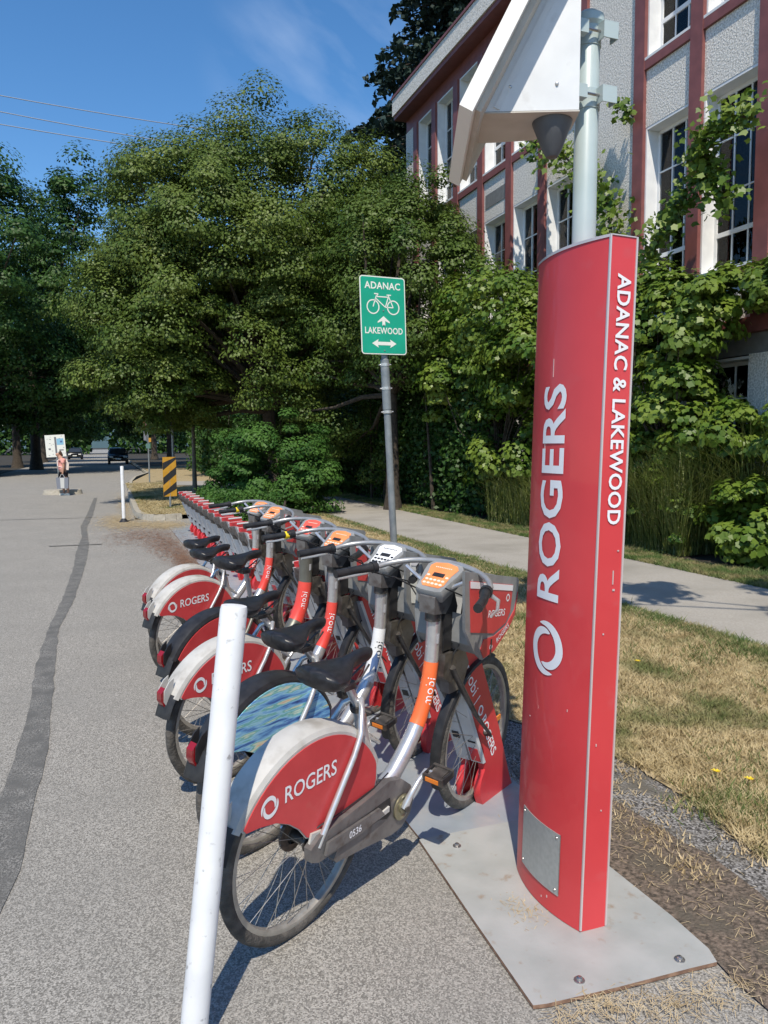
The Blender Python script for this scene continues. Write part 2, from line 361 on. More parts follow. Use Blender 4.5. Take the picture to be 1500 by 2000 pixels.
# lawn between the docks and the footpath
sheet('lawn_ground', wob((2.38, -2), (2.30, 1.6), 8, .05, 1)+wob((2.32, 1.8), (2.42, 3.3), 8, .05, 2)+wob((2.3, 3.5), (1.72, 4.6), 6, .05, 3)+wob((1.75, 5), (1.75, 17), 20, .03, 4)+[(4.64, 17), (4.64, -2)], .012, drysoil)
sheet('old_asphalt_edge', wob((1.76, -2), (1.80, 1.7), 8, .03, 5)+wob((1.85, 1.9), (1.80, 4.3), 10, .05, 6)+[(2.5, 4.2), (2.6, 2), (2.6, -2)], .004, asph2)
sheet('bare_soil', wob((1.70, 1.25), (1.73, 2.9), 8, .015, 8)+wob((1.85, 2.95), (2.08, 2.75), 4, .03, 9)+wob((2.10, 2.5), (2.13, 1.75), 6, .05, 10)+wob((2.05, 1.5), (1.9, 1.2), 4, .04, 11), .008, darksoil)
fp = sheet('footpath', [(4.64, -4), (6.70, -4), (6.70, 30), (4.64, 30)], .012, concrete)
# kerb extension with its grass bed
def kerb(name, P, w=.14, h=.13):
    b = MB()
    for i in range(len(P)-1):
        a, c = Vector((*P[i], 0)), Vector((*P[i+1], 0)); t = (c-a).normalized(); n = Vector((-t.y, t.x, 0)); g_ = .006
        a2 = a + t*g_; c2 = c - t*g_
        V = [a2, c2, c2+n*w, a2+n*w]; V2 = [v+Vector((0, 0, h)) for v in V]; V2[0] = V2[0]+n*.02; V2[1] = V2[1]+n*.02
        q = MB(); q.add(V+V2, [(0, 1, 2, 3), (4, 5, 6, 7), (0, 1, 5, 4), (1, 2, 6, 5), (2, 3, 7, 6), (3, 0, 4, 7)], kerbm)
        o = put('kerb_stone', q)
        o['kind'] = 'structure'
        o.parent = kroot
kroot = bpy.data.objects.new('kerb', None); COL.objects.link(kroot); kroot['kind'] = 'structure'
kerb('kerb', [(1.55, 17.25), (1.42, 17.2), (1.18, 17.12), (.93, 17.15), (.72, 17.5), (.60, 18.2), (.58, 19.2), (.59, 20.4), (.60, 21.6), (.61, 23), (.62, 24.7), (.66, 27), (.78, 30), (.94, 34.9), (1.3, 40), (2.2, 46), (2.3, 60), (2.35, 90)][::-1])
sheet('grass_bed', [(.72, 17.7), (1.0, 17.3), (1.6, 17.35), (4.64, 17.1), (4.64, 29), (6, 31), (6, 60), (2.5, 60), (2.4, 46), (1.1, 35), (.78, 25), (.72, 18.3)], .10, drysoil)
sheet('crossing_path', [(2.3, 30.6), (4.4, 28.6), (6.6, 28.6), (6.6, 31.5), (4.4, 33.5), (1.6, 33.6)], .115, concrete)
SL = [(-.95, 1.2), (-.70, 2.3), (-.56, 3.165), (-.495, 4.141), (-.493, 4.656), (-.491, 5.111), (-.537, 6.012), (-.531, 7.262), (-.478, 8.697), (-.449, 10.878), (-.469, 12.46), (-.462, 13.427), (-.436, 14.55), (-.512, 16.435), (-.449, 19.504), (-.41, 22.957), (-.364, 25.94)]
SR = [(-.66, 1.2), (-.45, 2.3), (-.37, 3.09), (-.343, 4.082), (-.351, 4.601), (-.365, 5.062), (-.404, 5.959), (-.442, 7.226), (-.361, 8.649), (-.309, 10.819), (-.294, 12.384), (-.3, 13.568), (-.333, 14.504), (-.387, 16.377), (-.311, 19.439), (-.288, 22.897), (-.272, 25.894)]
def fine(L, seed):
    rg = random.Random(seed); o = []
    for (a, b), (c, e) in zip(L[:-1], L[1:]):
        n = max(2, int((e-b)/.12))
        for i in range(n):
            t = i/n; o.append((a+(c-a)*t + rg.uniform(-.008, .008), b+(e-b)*t))
    return o
sheet('crack_seal', fine(SL, 1)+fine(SR, 2)[::-1], .004, seal)
sheet('crack_seal_cross', [(-3.2, 18.9), (-1.4, 18.7), (-.2, 18.5), (-.2, 18.56), (-1.4, 18.77), (-3.2, 18.97)], .004, seal)
sheet('crack_seal_joint', [(-.9, 13.4), (-.1, 13.35), (-.1, 13.42), (-.9, 13.48)], .008, seal)
sheet('shaded_verge', [(6.72, -4), (7.25, -4), (7.3, 30), (6.72, 30)], .010, drysoil)

# traffic island
def island():
    b = MB(); n = 20; V = []; V2 = []
    for k in range(n):
        a = 2*math.pi*k/n; x = math.copysign(abs(math.cos(a))**.6, math.cos(a)); y = math.copysign(abs(math.sin(a))**.6, math.sin(a))
        V.append((x*.64, y*.45, 0)); V2.append((x*.60, y*.41, .15))
    b.add(V+V2, [(k, (k+1) % n, n+(k+1) % n, n+k) for k in range(n)]+[tuple(range(n, 2*n))], kerbm)
    return b
tag(put('traffic_island', island(), loc=(-1.4, 28.5, 0)), 'low concrete kerb island in the road under the white map board', 'traffic island')

# ------------------------------------------------------------------ building
BX = 9.0
bld = thing('school_building', 'three storey pebbledash school building with maroon pilasters and white windows behind the climbing leaves', 'building', (BX, 15, 0))
def lb(y): return y-15
pil = [6.0, 7.39, 8.78, 10.17, 11.55, 13.25, 14.72, 16.14, 17.57, 18.98, 20.4, 21.75]
def b_box(name, x0, x1, y0, y1, z0, z1, m, par=bld):
    return put(name, MB().box(x0, x1, y0, y1, z0, z1, m), par)
b_box('side_wall', .4, 13, lb(22.3), lb(22.6), 0, 11.5, stucco)
b_box('rear_wall', 12.7, 13, lb(0), lb(22.28), 0, 11.9, stucco)
b_box('roof', .02, 12.68, lb(-1.9), lb(22.28), 11.6, 11.75, smoothw)
b_box('end_wall', .4, 13, lb(-2.2), lb(-2), 0, 11.5, stucco)
b_box('room_backing', .9, 1.0, lb(-1.9), lb(22.2), 0, 11.4, roomd)
b_box('parapet', -.40, .3, lb(-2.2), lb(22.72), 11.5, 11.98, stucco)
b_box('eaves_board', -.36, .3, lb(-2.2), lb(22.68), 11.38, 11.497, maroon)
b_box('parapet_cap', -.43, .34, lb(-2.25), lb(22.76), 11.985, 12.05, maroon)
b_box('frieze', .02, .3, lb(-2), lb(22.6), 11.0, 11.38, maroon)
b_box('corner_wall', 0, .4, lb(21.9), lb(22.6), 0, 11.0, stucco)
b_box('string_course', -.14, .3, lb(-2), lb(22.6), 3.18, 3.40, maroon)
b_box('render_band', .0, .3, lb(-2), lb(22.6), 2.88, 3.178, smoothw)
b_box('near_wall', .0, .3, lb(-2), lb(5.87), 3.4, 11.0, stucco)
b_box('near_base_wall', .0, .3, lb(-2), lb(5.87), 0, 2.878, stucco)
for y in pil:
    b_box('pilaster', -.06, .32, lb(y)-.135, lb(y)+.135, 3.402, 10.998, maroon)
    b_box('base_pier', -.03, .32, lb(y)-.16, lb(y)+.16, 0, 2.878, stucco)
def win_frame(w, h, rows, cols, x=.24):
    """frame with muntins; local x is depth, y across, z up from sill"""
    b = MB(); t = .05
    b.box(.005, x+.06, 0, .035, 0, h, whitew); b.box(.005, x+.06, w-.035, w, 0, h, whitew)
    b.box(.005, x+.06, .037, w-.037, h-.04, h, whitew)
    b.box(x, x+.06, .037, .037+t, .002, h-.042, whitew); b.box(x, x+.06, w-.037-t, w-.037, .002, h-.042, whitew)
    b.box(x-.01, x+.05, .09, w-.09, .002, .06, whitew); b.box(x, x+.06, .09, w-.09, h-.1, h-.042, whitew)
    for r, th in rows: b.box(x+.002, x+.05, .088, w-.088, r-th/2, r+th/2, whitew)
    for c in cols:
        zs = [.06]+[q for r, th in rows for q in (r-th/2, r+th/2)]+[h-.1]
        for z0, z1 in zip(zs[::2], zs[1::2]): b.box(x+.006, x+.045, c-.012, c+.012, z0, z1, whitew)
    return b
def curtain_mb(w, h, side):
    b = MB(); n = 24; V = []; F = []
    ww = w*.44; y0 = .1 if side == 0 else w-.1-ww
    for k in range(n+1):
        y = y0 + ww*k/n; x = .288 + .010*math.sin(k*1.9) + .005*math.sin(k*4.1); V += [(x, y, .1), (x, y, h-.1)]
    F = [(2*k, 2*k+2, 2*k+3, 2*k+1) for k in range(n)]
    return b.add(V, F, curtain)
def window(y0, y1, z0, z1, rows, par=bld, curt=True, ncol=3):
    w_ = y1-y0; h = z1-z0; cols = [.088+(w_-.176)*(i+1)/ncol for i in range(ncol-1)]
    key = (round(w_, 3), round(h, 3))
    wo = inst('window', ('win',)+key, lambda: win_frame(w_, h, rows, cols), par, loc=(0, lb(y0), z0))
    zz = [.06]+[q for r, th in rows for q in (r-th/2, r+th/2)]+[h-.1]; yy = [.088]+[q for c in cols for q in (c-.012, c+.012)]+[w_-.088]
    for a, b_ in zip(zz[::2], zz[1::2]):
        for c, e in zip(yy[::2], yy[1::2]):
            inst('pane', ('pane', round(e-c, 3), round(b_-a, 3)), lambda: MB().box(.262, .268, 0, e-c, 0, b_-a, glass), wo, loc=(0, c, a))
    if curt:
        for sd_ in (0, 1):
            if random.random() < .92: inst('curtain', ('curt', sd_)+key, lambda: curtain_mb(w_, h, sd_), wo)
    inst('sill', ('sill',)+key, lambda: MB().box(-.05, .23, .0, w_, -.045, -.003, whitew), wo)
    return wo
ROWS = [(.60, .07), (1.22, .022), (2.02, .022)]
for i in range(len(pil)-1):
    y0, y1 = pil[i]+.135, pil[i+1]-.135
    if i == 4:
        b_box('stucco_panel', 0, .3, lb(y0), lb(y1), 3.402, 10.998, stucco); b_box('base_wall', 0, .3, lb(y0)+.03, lb(y1)-.03, 0, 2.878, stucco); continue
    b_box('stucco_panel', 0, .3, lb(y0), lb(y1), 3.402, 4.03, stucco)
    b_box('sill_band', -.05, .3, lb(y0), lb(y1), 4.033, 4.18, maroon)
    window(y0+.003, y1-.003, 4.232, 7.0, ROWS)
    b_box('stucco_panel', 0, .3, lb(y0), lb(y1), 7.003, 7.95, stucco)
    b_box('sill_band', -.05, .3, lb(y0), lb(y1), 7.953, 8.10, maroon)
    window(y0+.003, y1-.003, 8.152, 10.995, [(.60, .07), (1.3, .022), (2.05, .022)])
    b_box('base_wall', 0.0, .3, lb(y0)+.03, lb(y1)-.03, 0, .80, stucco)
    window(y0+.033, y1-.033, .86, 2.86, [(.75, .05), (1.4, .022)], curt=False, ncol=2)
b_box('render_plaque', -.012, -.002, lb(16.35), lb(17.35), 7.3, 7.62, smoothw)

# ------------------------------------------------------------------ trees
def branch_mb(P0, tips, r0, m, b=None):
    b = b or MB(); P0 = Vector(P0)
    for T in tips:
        T = Vector(T); mid = P0.lerp(T, .5) + Vector((random.uniform(-.3, .3), random.uniform(-.3, .3), random.uniform(-.1, .5)))
        b.tube([P0, P0.lerp(mid, .5)+Vector((0, 0, .1)), mid, mid.lerp(T, .5), T], [r0, r0*.8, r0*.55, r0*.35, r0*.12], m, 6)
    return b
def tree(name, label, cat, base, th, tr, crowns, leafmat, lsize, shape='diamond', barkm=bark, group=None, lean=(0, 0), nb=16, extra=None):
    root = thing(name, label, cat, base, group=group); bx, by, bz = base
    allP = []; allN = []; tips = []
    for c in crowns:
        P, N_, C = crown_pts(*c[:2], *c[2:]) if not isinstance(c, dict) else crown_pts(**c)
        allP.append(P); allN.append(N_); idx = rng.choice(len(C), min(nb, len(C)), replace=False); tips += [tuple(C[i]) for i in idx]
    if extra is not None: allP.append(extra[0]); allN.append(extra[1])
    P = np.concatenate(allP) - np.array(base); N_ = np.concatenate(allN)
    put('crown', leaf_mesh('crown', P, N_, lsize, leafmat, shape), root)
    top = Vector((lean[0], lean[1], th))
    b = MB(); b.tube([(0, 0, -.05), (lean[0]*.1, lean[1]*.1, th*.15), (lean[0]*.5, lean[1]*.5, th*.6), top], [tr*1.5, tr, tr*.85, tr*.7], barkm, 12)
    put('trunk', b, root)
    lb_ = MB(); branch_mb(top, [tuple(Vector(t)-Vector(base)) for t in tips], tr*.45, barkm, lb_)
    put('limbs', lb_, root)
    return root

# main hawthorn in front of the building
tree('hawthorn_tree', 'large round olive green hawthorn tree filling the middle of the view behind the dark shrubs', 'tree', (4.6, 22.6, .0), 2.6, .26, [
    dict(cen=(4.0, 22.5, 6.2), rad=(4.3, 4.0, 4.6), nclump=250, nleaf=165000, rc=.82, droop=.6, zmin=-.85),
    dict(cen=(5.9, 21.5, 7.6), rad=(2.6, 2.6, 3.0), nclump=120, nleaf=52000, rc=.7, droop=.3),
    dict(cen=(2.4, 21.5, 7.0), rad=(2.0, 2.2, 2.3), nclump=70, nleaf=30000, rc=.6, droop=.3),
    dict(cen=(1.4, 21.6, 5.2), rad=(1.9, 2.0, 2.2), nclump=80, nleaf=36000, rc=.6, droop=.6),
    dict(cen=(1.4, 21.8, 3.45), rad=(2.0, 2.0, 1.4), nclump=80, nleaf=34000, rc=.5, droop=.8)], leafA, .084)
tree('spreading_tree', 'dark olive leafy tree between the round hawthorn and the building', 'tree', (6.6, 17.6, 0), 2.8, .17, [
    dict(cen=(7.0, 18.2, 5.2), rad=(2.0, 2.6, 2.8), nclump=150, nleaf=72000, rc=.62, droop=.4, zmin=-.8),
    dict(cen=(6.6, 20.5, 4.0), rad=(2.6, 2.0, 3.2), nclump=90, nleaf=34000, rc=.7, droop=.4)], leafA2, .08)
tree('young_street_tree', 'slim young tree with a bare pale stem beside the striped marker board', 'tree', (2.7, 25.4, .1), 2.0, .075, [
    dict(cen=(2.7, 25.2, 3.6), rad=(1.3, 1.2, 1.5), nclump=36, nleaf=9000, rc=.5, droop=.6)], leafA, .11, barkm=bark2, nb=10)
# street trees left and beyond
LT = [(-7.4, 50, 17.6, 6.4), (-14.5, 47, 17.6, 6.4), (-6.6, 68, 19, 5.8), (-6.2, 90, 18, 5.6), (-6, 118, 18, 6)]
LL = ['tall green street tree left of the road behind the white map board', 'tall green street tree at the far left edge of the view', 'dark street tree, third on the left side of the road', 'distant dark street tree, fourth on the left of the road', 'farthest dark street tree on the left of the road']
RT = [(6.2, 52, 18.5, 6.0), (5.6, 72, 18, 5.5), (5.6, 96, 18, 5.8), (9.5, 36, 10.5, 4.4), (12, 50, 16, 6)]
RL = ['tall shaded street tree right of the road behind the stop sign', 'shaded street tree on the right above the parked black car', 'distant street tree on the right of the road end', 'dense shade tree beyond the hawthorn', 'tall shade tree far behind the hawthorn']
for L_, T_, grp in ((LL, LT, 'street trees left of the road'), (RL, RT, 'street trees right of the road')):
    for i, (x, y, h, rd) in enumerate(T_):
        near = (T_ is LT and i < 2); sd_ = 1 if T_ is LT else -1
        tree('street_tree', L_[i], 'tree', (x, y, 0 if T_ is LT else .1), 4.6, .34, [
            dict(cen=(x, y-1.5, h*.68), rad=(rd*1.0, rd*.95, h*.32), nclump=150, nleaf=46000 if near else 20000, rc=1.15, droop=.5),
            dict(cen=(x+.8*sd_, y+3, h*.40), rad=(rd*1.05, rd*.8, h*.24), nclump=130, nleaf=42000 if near else 18000, rc=1.1, droop=.9),
            dict(cen=(x+2.8*sd_, y+3.5, h*.33), rad=(rd*.62, rd*.7, h*.17), nclump=60, nleaf=15000 if near else 9000, rc=1.0, droop=.9)], leafL, .2 if near else .26, group=grp, nb=9)
tree('street_tree', 'tall tree arching over the far road between the left trees and the hawthorn', 'tree', (-4.6, 60, 0), 7, .34, [
    dict(cen=(-1.2, 60, 14.5), rad=(4.2, 4, 6.5), nclump=130, nleaf=26000, rc=1.1, droop=.5), dict(cen=(-.5, 58, 8.0), rad=(4.2, 4, 3.2), nclump=90, nleaf=18000, rc=1.0, droop=.8)], leafL, .25, group='street trees left of the road', nb=9)
def hills():
    V = []; n = 80
    for k in range(n+1): x = -1500+3000*k/n; V += [(x, 1150, -5), (x, 1190, 60+28*math.sin(k*.5)+16*math.sin(k*1.3+1))]
    b = MB(); b.add(V, [(2*k, 2*k+2, 2*k+3, 2*k+1) for k in range(n)]+[], mat('hazy_forest_hill', (.045, .085, .10), (.06, .11, .13), .02, .9)); o = put('hills', b); o['kind'] = 'structure'  # blue of distant haze is mixed into the forest colour
hills()
def far_wood():
    V = []; n = 60000; x = rng.uniform(-90, 90, n); y = rng.uniform(175, 200, n); top = 17+4*np.sin(x*.21)+2.5*np.sin(x*.63+1); z = rng.uniform(0, 1, n)**.8*top
    k = ~((x > -2.9) & (x < 1.0) & (z < 3.6+.8*np.sin(x*1.3))); x, y, z = x[k], y[k], z[k]; n = len(x)
    P = np.stack([x, y, z], 1); N_ = rng.normal(size=(n, 3))+np.array([0, -1, .5])
    o = put('far_trees', leaf_mesh('far_trees', P, N_, 1.1, leafL)); o['kind'] = 'stuff'; o['label'] = 'far dark wood closing the end of the street'
far_wood()
# hedgerows that close the gaps low behind
def hedge(name, label, x0, x1, y0, y1, h, n, m, size, z0=0):
    P = np.stack([rng.uniform(x0, x1, n), rng.uniform(y0, y1, n), z0+h*rng.uniform(0, 1, n)**.8], 1)
    P[:, 2] += .25*h*np.sin(P[:, 0]*1.7+P[:, 1])*(P[:, 2]-z0)/h
    root = thing(name, label, 'hedge', ((x0+x1)/2, (y0+y1)/2, 0))
    N_ = rng.normal(size=(n, 3)) + np.array([-.3, -.8, .4])
    put('foliage', leaf_mesh('foliage', P-np.array(root.location), N_, size, m), root)
    b = MB()
    for k in range(24):
        x = random.uniform(x0, x1); y = random.uniform(y0, y1)
        b.tube([(x-(x0+x1)/2, y-(y0+y1)/2, 0), (x-(x0+x1)/2+random.uniform(-.2, .2), y-(y0+y1)/2, h*.85)], [.05, .02], bark, 5)
    put('stems', b, root)['kind'] = 'stuff'; return root
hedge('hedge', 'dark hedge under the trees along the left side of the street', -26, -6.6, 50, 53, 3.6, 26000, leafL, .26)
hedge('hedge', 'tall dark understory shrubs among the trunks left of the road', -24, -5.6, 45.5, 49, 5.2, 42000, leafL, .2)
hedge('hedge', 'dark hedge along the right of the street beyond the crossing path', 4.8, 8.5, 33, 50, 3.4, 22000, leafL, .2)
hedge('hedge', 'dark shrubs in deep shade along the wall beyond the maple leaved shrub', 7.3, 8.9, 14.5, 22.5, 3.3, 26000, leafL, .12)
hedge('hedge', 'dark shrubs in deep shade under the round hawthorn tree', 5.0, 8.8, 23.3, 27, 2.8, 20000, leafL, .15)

tree('overhanging_tree', 'slim tree standing right of the view whose branch shades the footpath', 'tree', (5.9, 1.2, 0), 4.2, .09, [
    dict(cen=(3.35, 3.45, 5.1), rad=(1.15, .6, .3), nclump=34, nleaf=3600, rc=.22, droop=.3),
    dict(cen=(5.6, 1.6, 5.3), rad=(1.4, 1.2, 1.0), nclump=30, nleaf=3000, rc=.4, droop=.3)], leafV, .13, 'palm', nb=2)

# conifer
def conifer():
    root = thing('spruce_tree', 'tall dark blue green spruce rising behind the building roof', 'tree', (16.2, 33, 0))
    P = []; N_ = []; b = MB(); H_ = 31
    b.tube([(0, 0, 0), (0, 0, H_)], [.55, .04], bark, 8)
    z = 6.0; k = 0
    while z < H_-1:
        Lb = (H_-z)*.30 + 1.1
        for q in range(7):
            a = random.uniform(0, 6.283); dz = random.uniform(-.3, .3); L_ = Lb*random.uniform(.7, 1.12)
            tip = Vector((math.cos(a)*L_, math.sin(a)*L_, z+dz-L_*.16)); st = Vector((0, 0, z+dz))
            b.tube([st, st.lerp(tip, .5)+Vector((0, 0, .12*L_)), tip], [.06, .035, .012], bark, 4, cap=False)
            n = int(120*L_/4+60); t = rng.uniform(.12, 1.05, n)
            base = np.array(st)[None]+(np.array(tip)-np.array(st))[None]*t[:, None]; base[:, 2] += .48*L_*t*(1-t)
            side = np.array([-math.sin(a), math.cos(a), 0]); wd = .34*L_*(1.02-t)*.9+.12
            P.append(base + side[None]*(rng.uniform(-1, 1, n)*wd)[:, None] + np.stack([np.zeros(n), np.zeros(n), -rng.uniform(0, .5, n)], 1)); N_.append(rng.normal(size=(n, 3))*.7+np.array([0, 0, .8]))
        z += .42
    P = np.concatenate(P); put('crown', leaf_mesh('crown', P, np.concatenate(N_), .34, leafC, 'diamond'), root); put('trunk', b, root)
conifer()

# bush beside the path
tree('leafy_bush', 'bright green leafy bush behind the docks, left of the footpath', 'bush', (3.9, 17.5, 0), .5, .06, [
    dict(cen=(3.7, 17.6, 1.15), rad=(1.25, 1.0, 1.15), nclump=100, nleaf=30000, rc=.32, droop=.2),
    dict(cen=(4.5, 17.4, .75), rad=(.75, .8, .75), nclump=36, nleaf=9000, rc=.26, droop=.2),
    dict(cen=(2.9, 17.9, .8), rad=(.7, .7, .85), nclump=30, nleaf=8000, rc=.26, droop=.2)], leafB, .075, nb=12)
hedge('low_shrub', 'low dark green ground shrub beyond the far docks beside the bush', 1.9, 3.4, 15.5, 18.3, .55, 9000, leafB, .06)

# leafy shrubs and vines against the building
def shrub(label, base, crowns, lsize=.108, m=leafV, name='maple_leaf_shrub', shape='palm', nb=14):
    return tree(name, label, 'shrub', base, .8, .045, crowns, m, lsize, shape, nb=nb)
shrub('bright green maple leaved shrub between the green bicycle sign and the red totem', (8.0, 14.8, 0), [
    dict(cen=(7.75, 15.3, 4.4), rad=(.8, 2.1, 1.1), nclump=60, nleaf=8320, rc=.42, droop=.5),
    dict(cen=(7.7, 16.3, 3.1), rad=(.8, 1.6, .9), nclump=40, nleaf=6720, rc=.4, droop=.5),
    dict(cen=(7.8, 13.2, 3.3), rad=(.8, 1.4, 1.3), nclump=50, nleaf=7360, rc=.42, droop=.5),
    dict(cen=(7.9, 14.2, 1.6), rad=(.7, 1.6, 1.3), nclump=40, nleaf=5120, rc=.36, droop=.5)])
shrub('climbing shrub thick with lobed leaves directly right of the totem under the windows', (8.2, 9.6, 0), [
    dict(cen=(8.15, 9.9, 3.4), rad=(.6, 1.3, .75), nclump=56, nleaf=8960, rc=.34, droop=.5),
    dict(cen=(8.15, 9.7, 2.0), rad=(.55, .95, 1.1), nclump=56, nleaf=8320, rc=.32, droop=.5),
    dict(cen=(8.3, 8.9, 1.75), rad=(.45, 1.1, .42), nclump=24, nleaf=3840, rc=.26, droop=.5),
    dict(cen=(8.1, 10.9, 2.2), rad=(.55, 1.1, 1.9), nclump=50, nleaf=6720, rc=.34, droop=.5)])
shrub('leafy vine growing along the maroon ledge at the right edge of the view', (8.6, 7.9, 0), [
    dict(cen=(8.45, 8.0, 3.75), rad=(.4, 1.7, .30), nclump=44, nleaf=6080, rc=.27, droop=.5),
    dict(cen=(8.1, 7.1, 1.7), rad=(.4, .8, .35), nclump=20, nleaf=3200, rc=.26, droop=.5),
    dict(cen=(7.75, 7.7, .55), rad=(.45, .6, .5), nclump=30, nleaf=4160, rc=.24, droop=.4)], nb=3)
shrub('low leafy undergrowth mixed into the long grass at the foot of the wall', (7.9, 9.6, 0), [
    dict(cen=(7.75, 9.7, .5), rad=(.4, 1.3, .5), nclump=26, nleaf=2200, rc=.2, droop=.3)], lsize=.07, nb=3)
def strand(pts, n, spread, name, label, base):
    P = []; N_ = []; pts = [Vector(p) for p in pts]; b = MB(); b.tube([p-Vector(base) for p in pts], [.02]*len(pts), bark, 5)
    for i in range(n):
        t = random.random()*(len(pts)-1); k = int(t); p = pts[k].lerp(pts[min(k+1, len(pts)-1)], t-k)
        sp = spread*(.5+.8*abs(math.sin(t*3.1)))
        P.append((p.x+random.gauss(-.05, sp*.5), p.y+random.gauss(0, sp), p.z+random.gauss(0, sp*.8))); N_.append((random.gauss(-.6, .6), random.gauss(-.5, .6), random.gauss(.6, .5)))
    root = thing(name, label, 'vine', base); put('leaves', leaf_mesh('leaves', np.array(P)-np.array(base), np.array(N_), .125, leafV, 'palm'), root); put('stem', b, root); return root
strand([(8.8, 10.8, 4.1), (8.6, 10.7, 4.6), (8.5, 10.3, 5.0), (8.4, 9.8, 5.2), (8.4, 9.3, 5.45), (8.3, 9.2, 6.0), (8.35, 8.75, 6.0), (8.35, 8.4, 6.0)], 1000, .17, 'climbing_vine', 'vine strand reaching up across the two tall windows right of the totem pole', (8.8, 10.8, 3.4))
strand([(8.4, 9.5, 5.9), (8.4, 9.0, 5.35), (8.45, 8.9, 4.95)], 300, .13, 'climbing_vine', 'short hanging vine strand in front of the right hand tall window', (8.4, 9.5, 5.4))
strand([(8.9, 11.9, 4.0), (8.75, 11.9, 5.1), (8.7, 12.1, 6.0), (8.7, 12.7, 6.6), (8.6, 13.4, 7.2), (8.6, 14.6, 7.9)], 1150, .22, 'climbing_vine', 'vine climbing the blank pebbledash bay behind the grey totem pole', (8.9, 11.9, 3.4))
strand([(8.8, 11.5, 7.2), (8.8, 11.9, 7.6)], 70, .1, 'climbing_vine', 'small leafy vine tip beside the upper pole clamp', (8.8, 11.9, 7.0))

# long ornamental grass
def longgrass(label, x0, x1, y0, y1, h, n, m):
    x = rng.uniform(x0, x1, n); y = rng.uniform(y0, y1, n); hh = h*rng.uniform(.3, 1.1, n); a = rng.uniform(0, 6.28, n); ln = hh*rng.uniform(.15, 1.0, n)
    dx, dy = np.cos(a)*ln, np.sin(a)*ln; wx, wy = -np.sin(a)*.005, np.cos(a)*.005
    o0 = np.stack([x, y, np.zeros(n)], 1); o1 = np.stack([x+dx*.35, y+dy*.35, hh*.65], 1); o2 = np.stack([x+dx, y+dy, hh*(1-.25*(ln/hh)**2)], 1); W = np.stack([wx, wy, np.zeros(n)], 1)
    V = np.stack([o0-W, o0+W, o1+W, o1-W, o1-W, o1+W, o2+W*.3, o2-W*.3], 1).reshape(-1, 3)
    root = thing('ornamental_grass', label, 'grass clump', ((x0+x1)/2, (y0+y1)/2, 0)); put('blades', raw_mesh('blades', V-np.array(root.location), 4, m), root)
longgrass('tall arching grass clump at the foot of the wall right of the totem', 7.5, 8.4, 8.6, 10.9, 1.5, 5200, blade)
longgrass('long grass standing in front of the basement window', 8.2, 8.7, 7.9, 9.2, 1.9, 1500, blade)
longgrass('dark grass clump in the shade behind the totem', 7.4, 8.4, 11.2, 14.2, 1.2, 3000, blade)

# lawn and verge blades: nobody could count them
def blades(name, label, reg, n, h, m, wd=.0035, keep=None, flat=.5):
    x0, x1, y0, y1 = reg; x = rng.uniform(x0, x1, n); u_ = rng.uniform(0, 1, n); y = y0*(y1/y0)**u_ if y0 > 0 else rng.uniform(y0, y1, n)
    if keep is not None:
        k = keep(x, y); x, y = x[k], y[k]; n = len(x)
    sc = 1 + .10*y; hh = h*rng.uniform(.5, 1.3, n)*(1+.35*np.sin(x*3.1+1)*np.cos(y*2.3)); a = rng.uniform(0, 6.28, n); ln = hh*rng.uniform(.2, 1.8, n)*flat*2
    w_ = wd*sc; b2 = rng.uniform(0, 6.28, n); W = np.stack([np.cos(b2)*w_, np.sin(b2)*w_, np.zeros(n)], 1)
    o = np.stack([x, y, np.full(n, .01)], 1); t = np.stack([x+np.cos(a)*ln, y+np.sin(a)*ln, .012+hh*(1-.35*flat)], 1)
    o_ = put(name, raw_mesh(name, np.stack([o-W, o+W, t], 1).reshape(-1, 3), 3, m)); o_['kind'] = 'stuff'; o_['label'] = label; return o_
blades('lawn_grass', 'dry straw coloured lawn grass with green tufts between docks and footpath', (1.75, 4.66, 1.7, 17), 230000, .040, grassg,
       keep=lambda x, y: (x > np.where(y < 3.3, 2.36+.05*np.sin(y*5), np.where(y < 4.6, 2.4-(y-3.3)*.5, 1.78))))
def tufts(name, label, spots, per, h, m):
    V = []
    for cx, cy, sx in spots:
        n = per; x = cx+rng.normal(0, sx, n); y = cy+rng.normal(0, sx*1.3, n); hh = h*rng.uniform(.5, 1.4, n); a = rng.uniform(0, 6.28, n); ln = hh*rng.uniform(.3, 1.3, n); w_ = .0028*(1+.1*y); b2 = rng.uniform(0, 6.28, n)
        W = np.stack([np.cos(b2)*w_, np.sin(b2)*w_, np.zeros(n)], 1); o = np.stack([x, y, np.full(n, .01)], 1); t = np.stack([x+np.cos(a)*ln, y+np.sin(a)*ln, .012+hh], 1)
        V.append(np.stack([o-W, o+W, t], 1).reshape(-1, 3))
    o_ = put(name, raw_mesh(name, np.concatenate(V), 3, m)); o_['kind'] = 'stuff'; o_['label'] = label
gt = mat('green_tuft', (.07, .12, .025), (.16, .21, .06), 6, .7, trans=.25)
sp = [(random.uniform(2.5, 4.6), 1.9*(12/1.9)**random.random(), random.uniform(.05, .16)) for _ in range(60)]+[(random.gauss(4.5, .09), random.uniform(3, 12), .09) for _ in range(60)]+[(2.55+random.gauss(0, .08), 2.3+random.gauss(0, .25), .07) for _ in range(10)]
tufts('green_tufts', 'scattered green tufts of grass in the dry lawn', sp, 170, .045, gt)
tufts('soil_weeds', 'dry weeds and hay tufts on the bare soil and old asphalt', [(2.05, 2.45, .06), (1.95, 2.75, .08), (2.15, 2.95, .06), (2.0, 2.2, .05), (2.33, 3.0, .05), (2.33, 2.6, .05), (2.3, 2.2, .05), (2.3, 1.95, .05), (1.9, 2.95, .06)], 130, .022, straw)
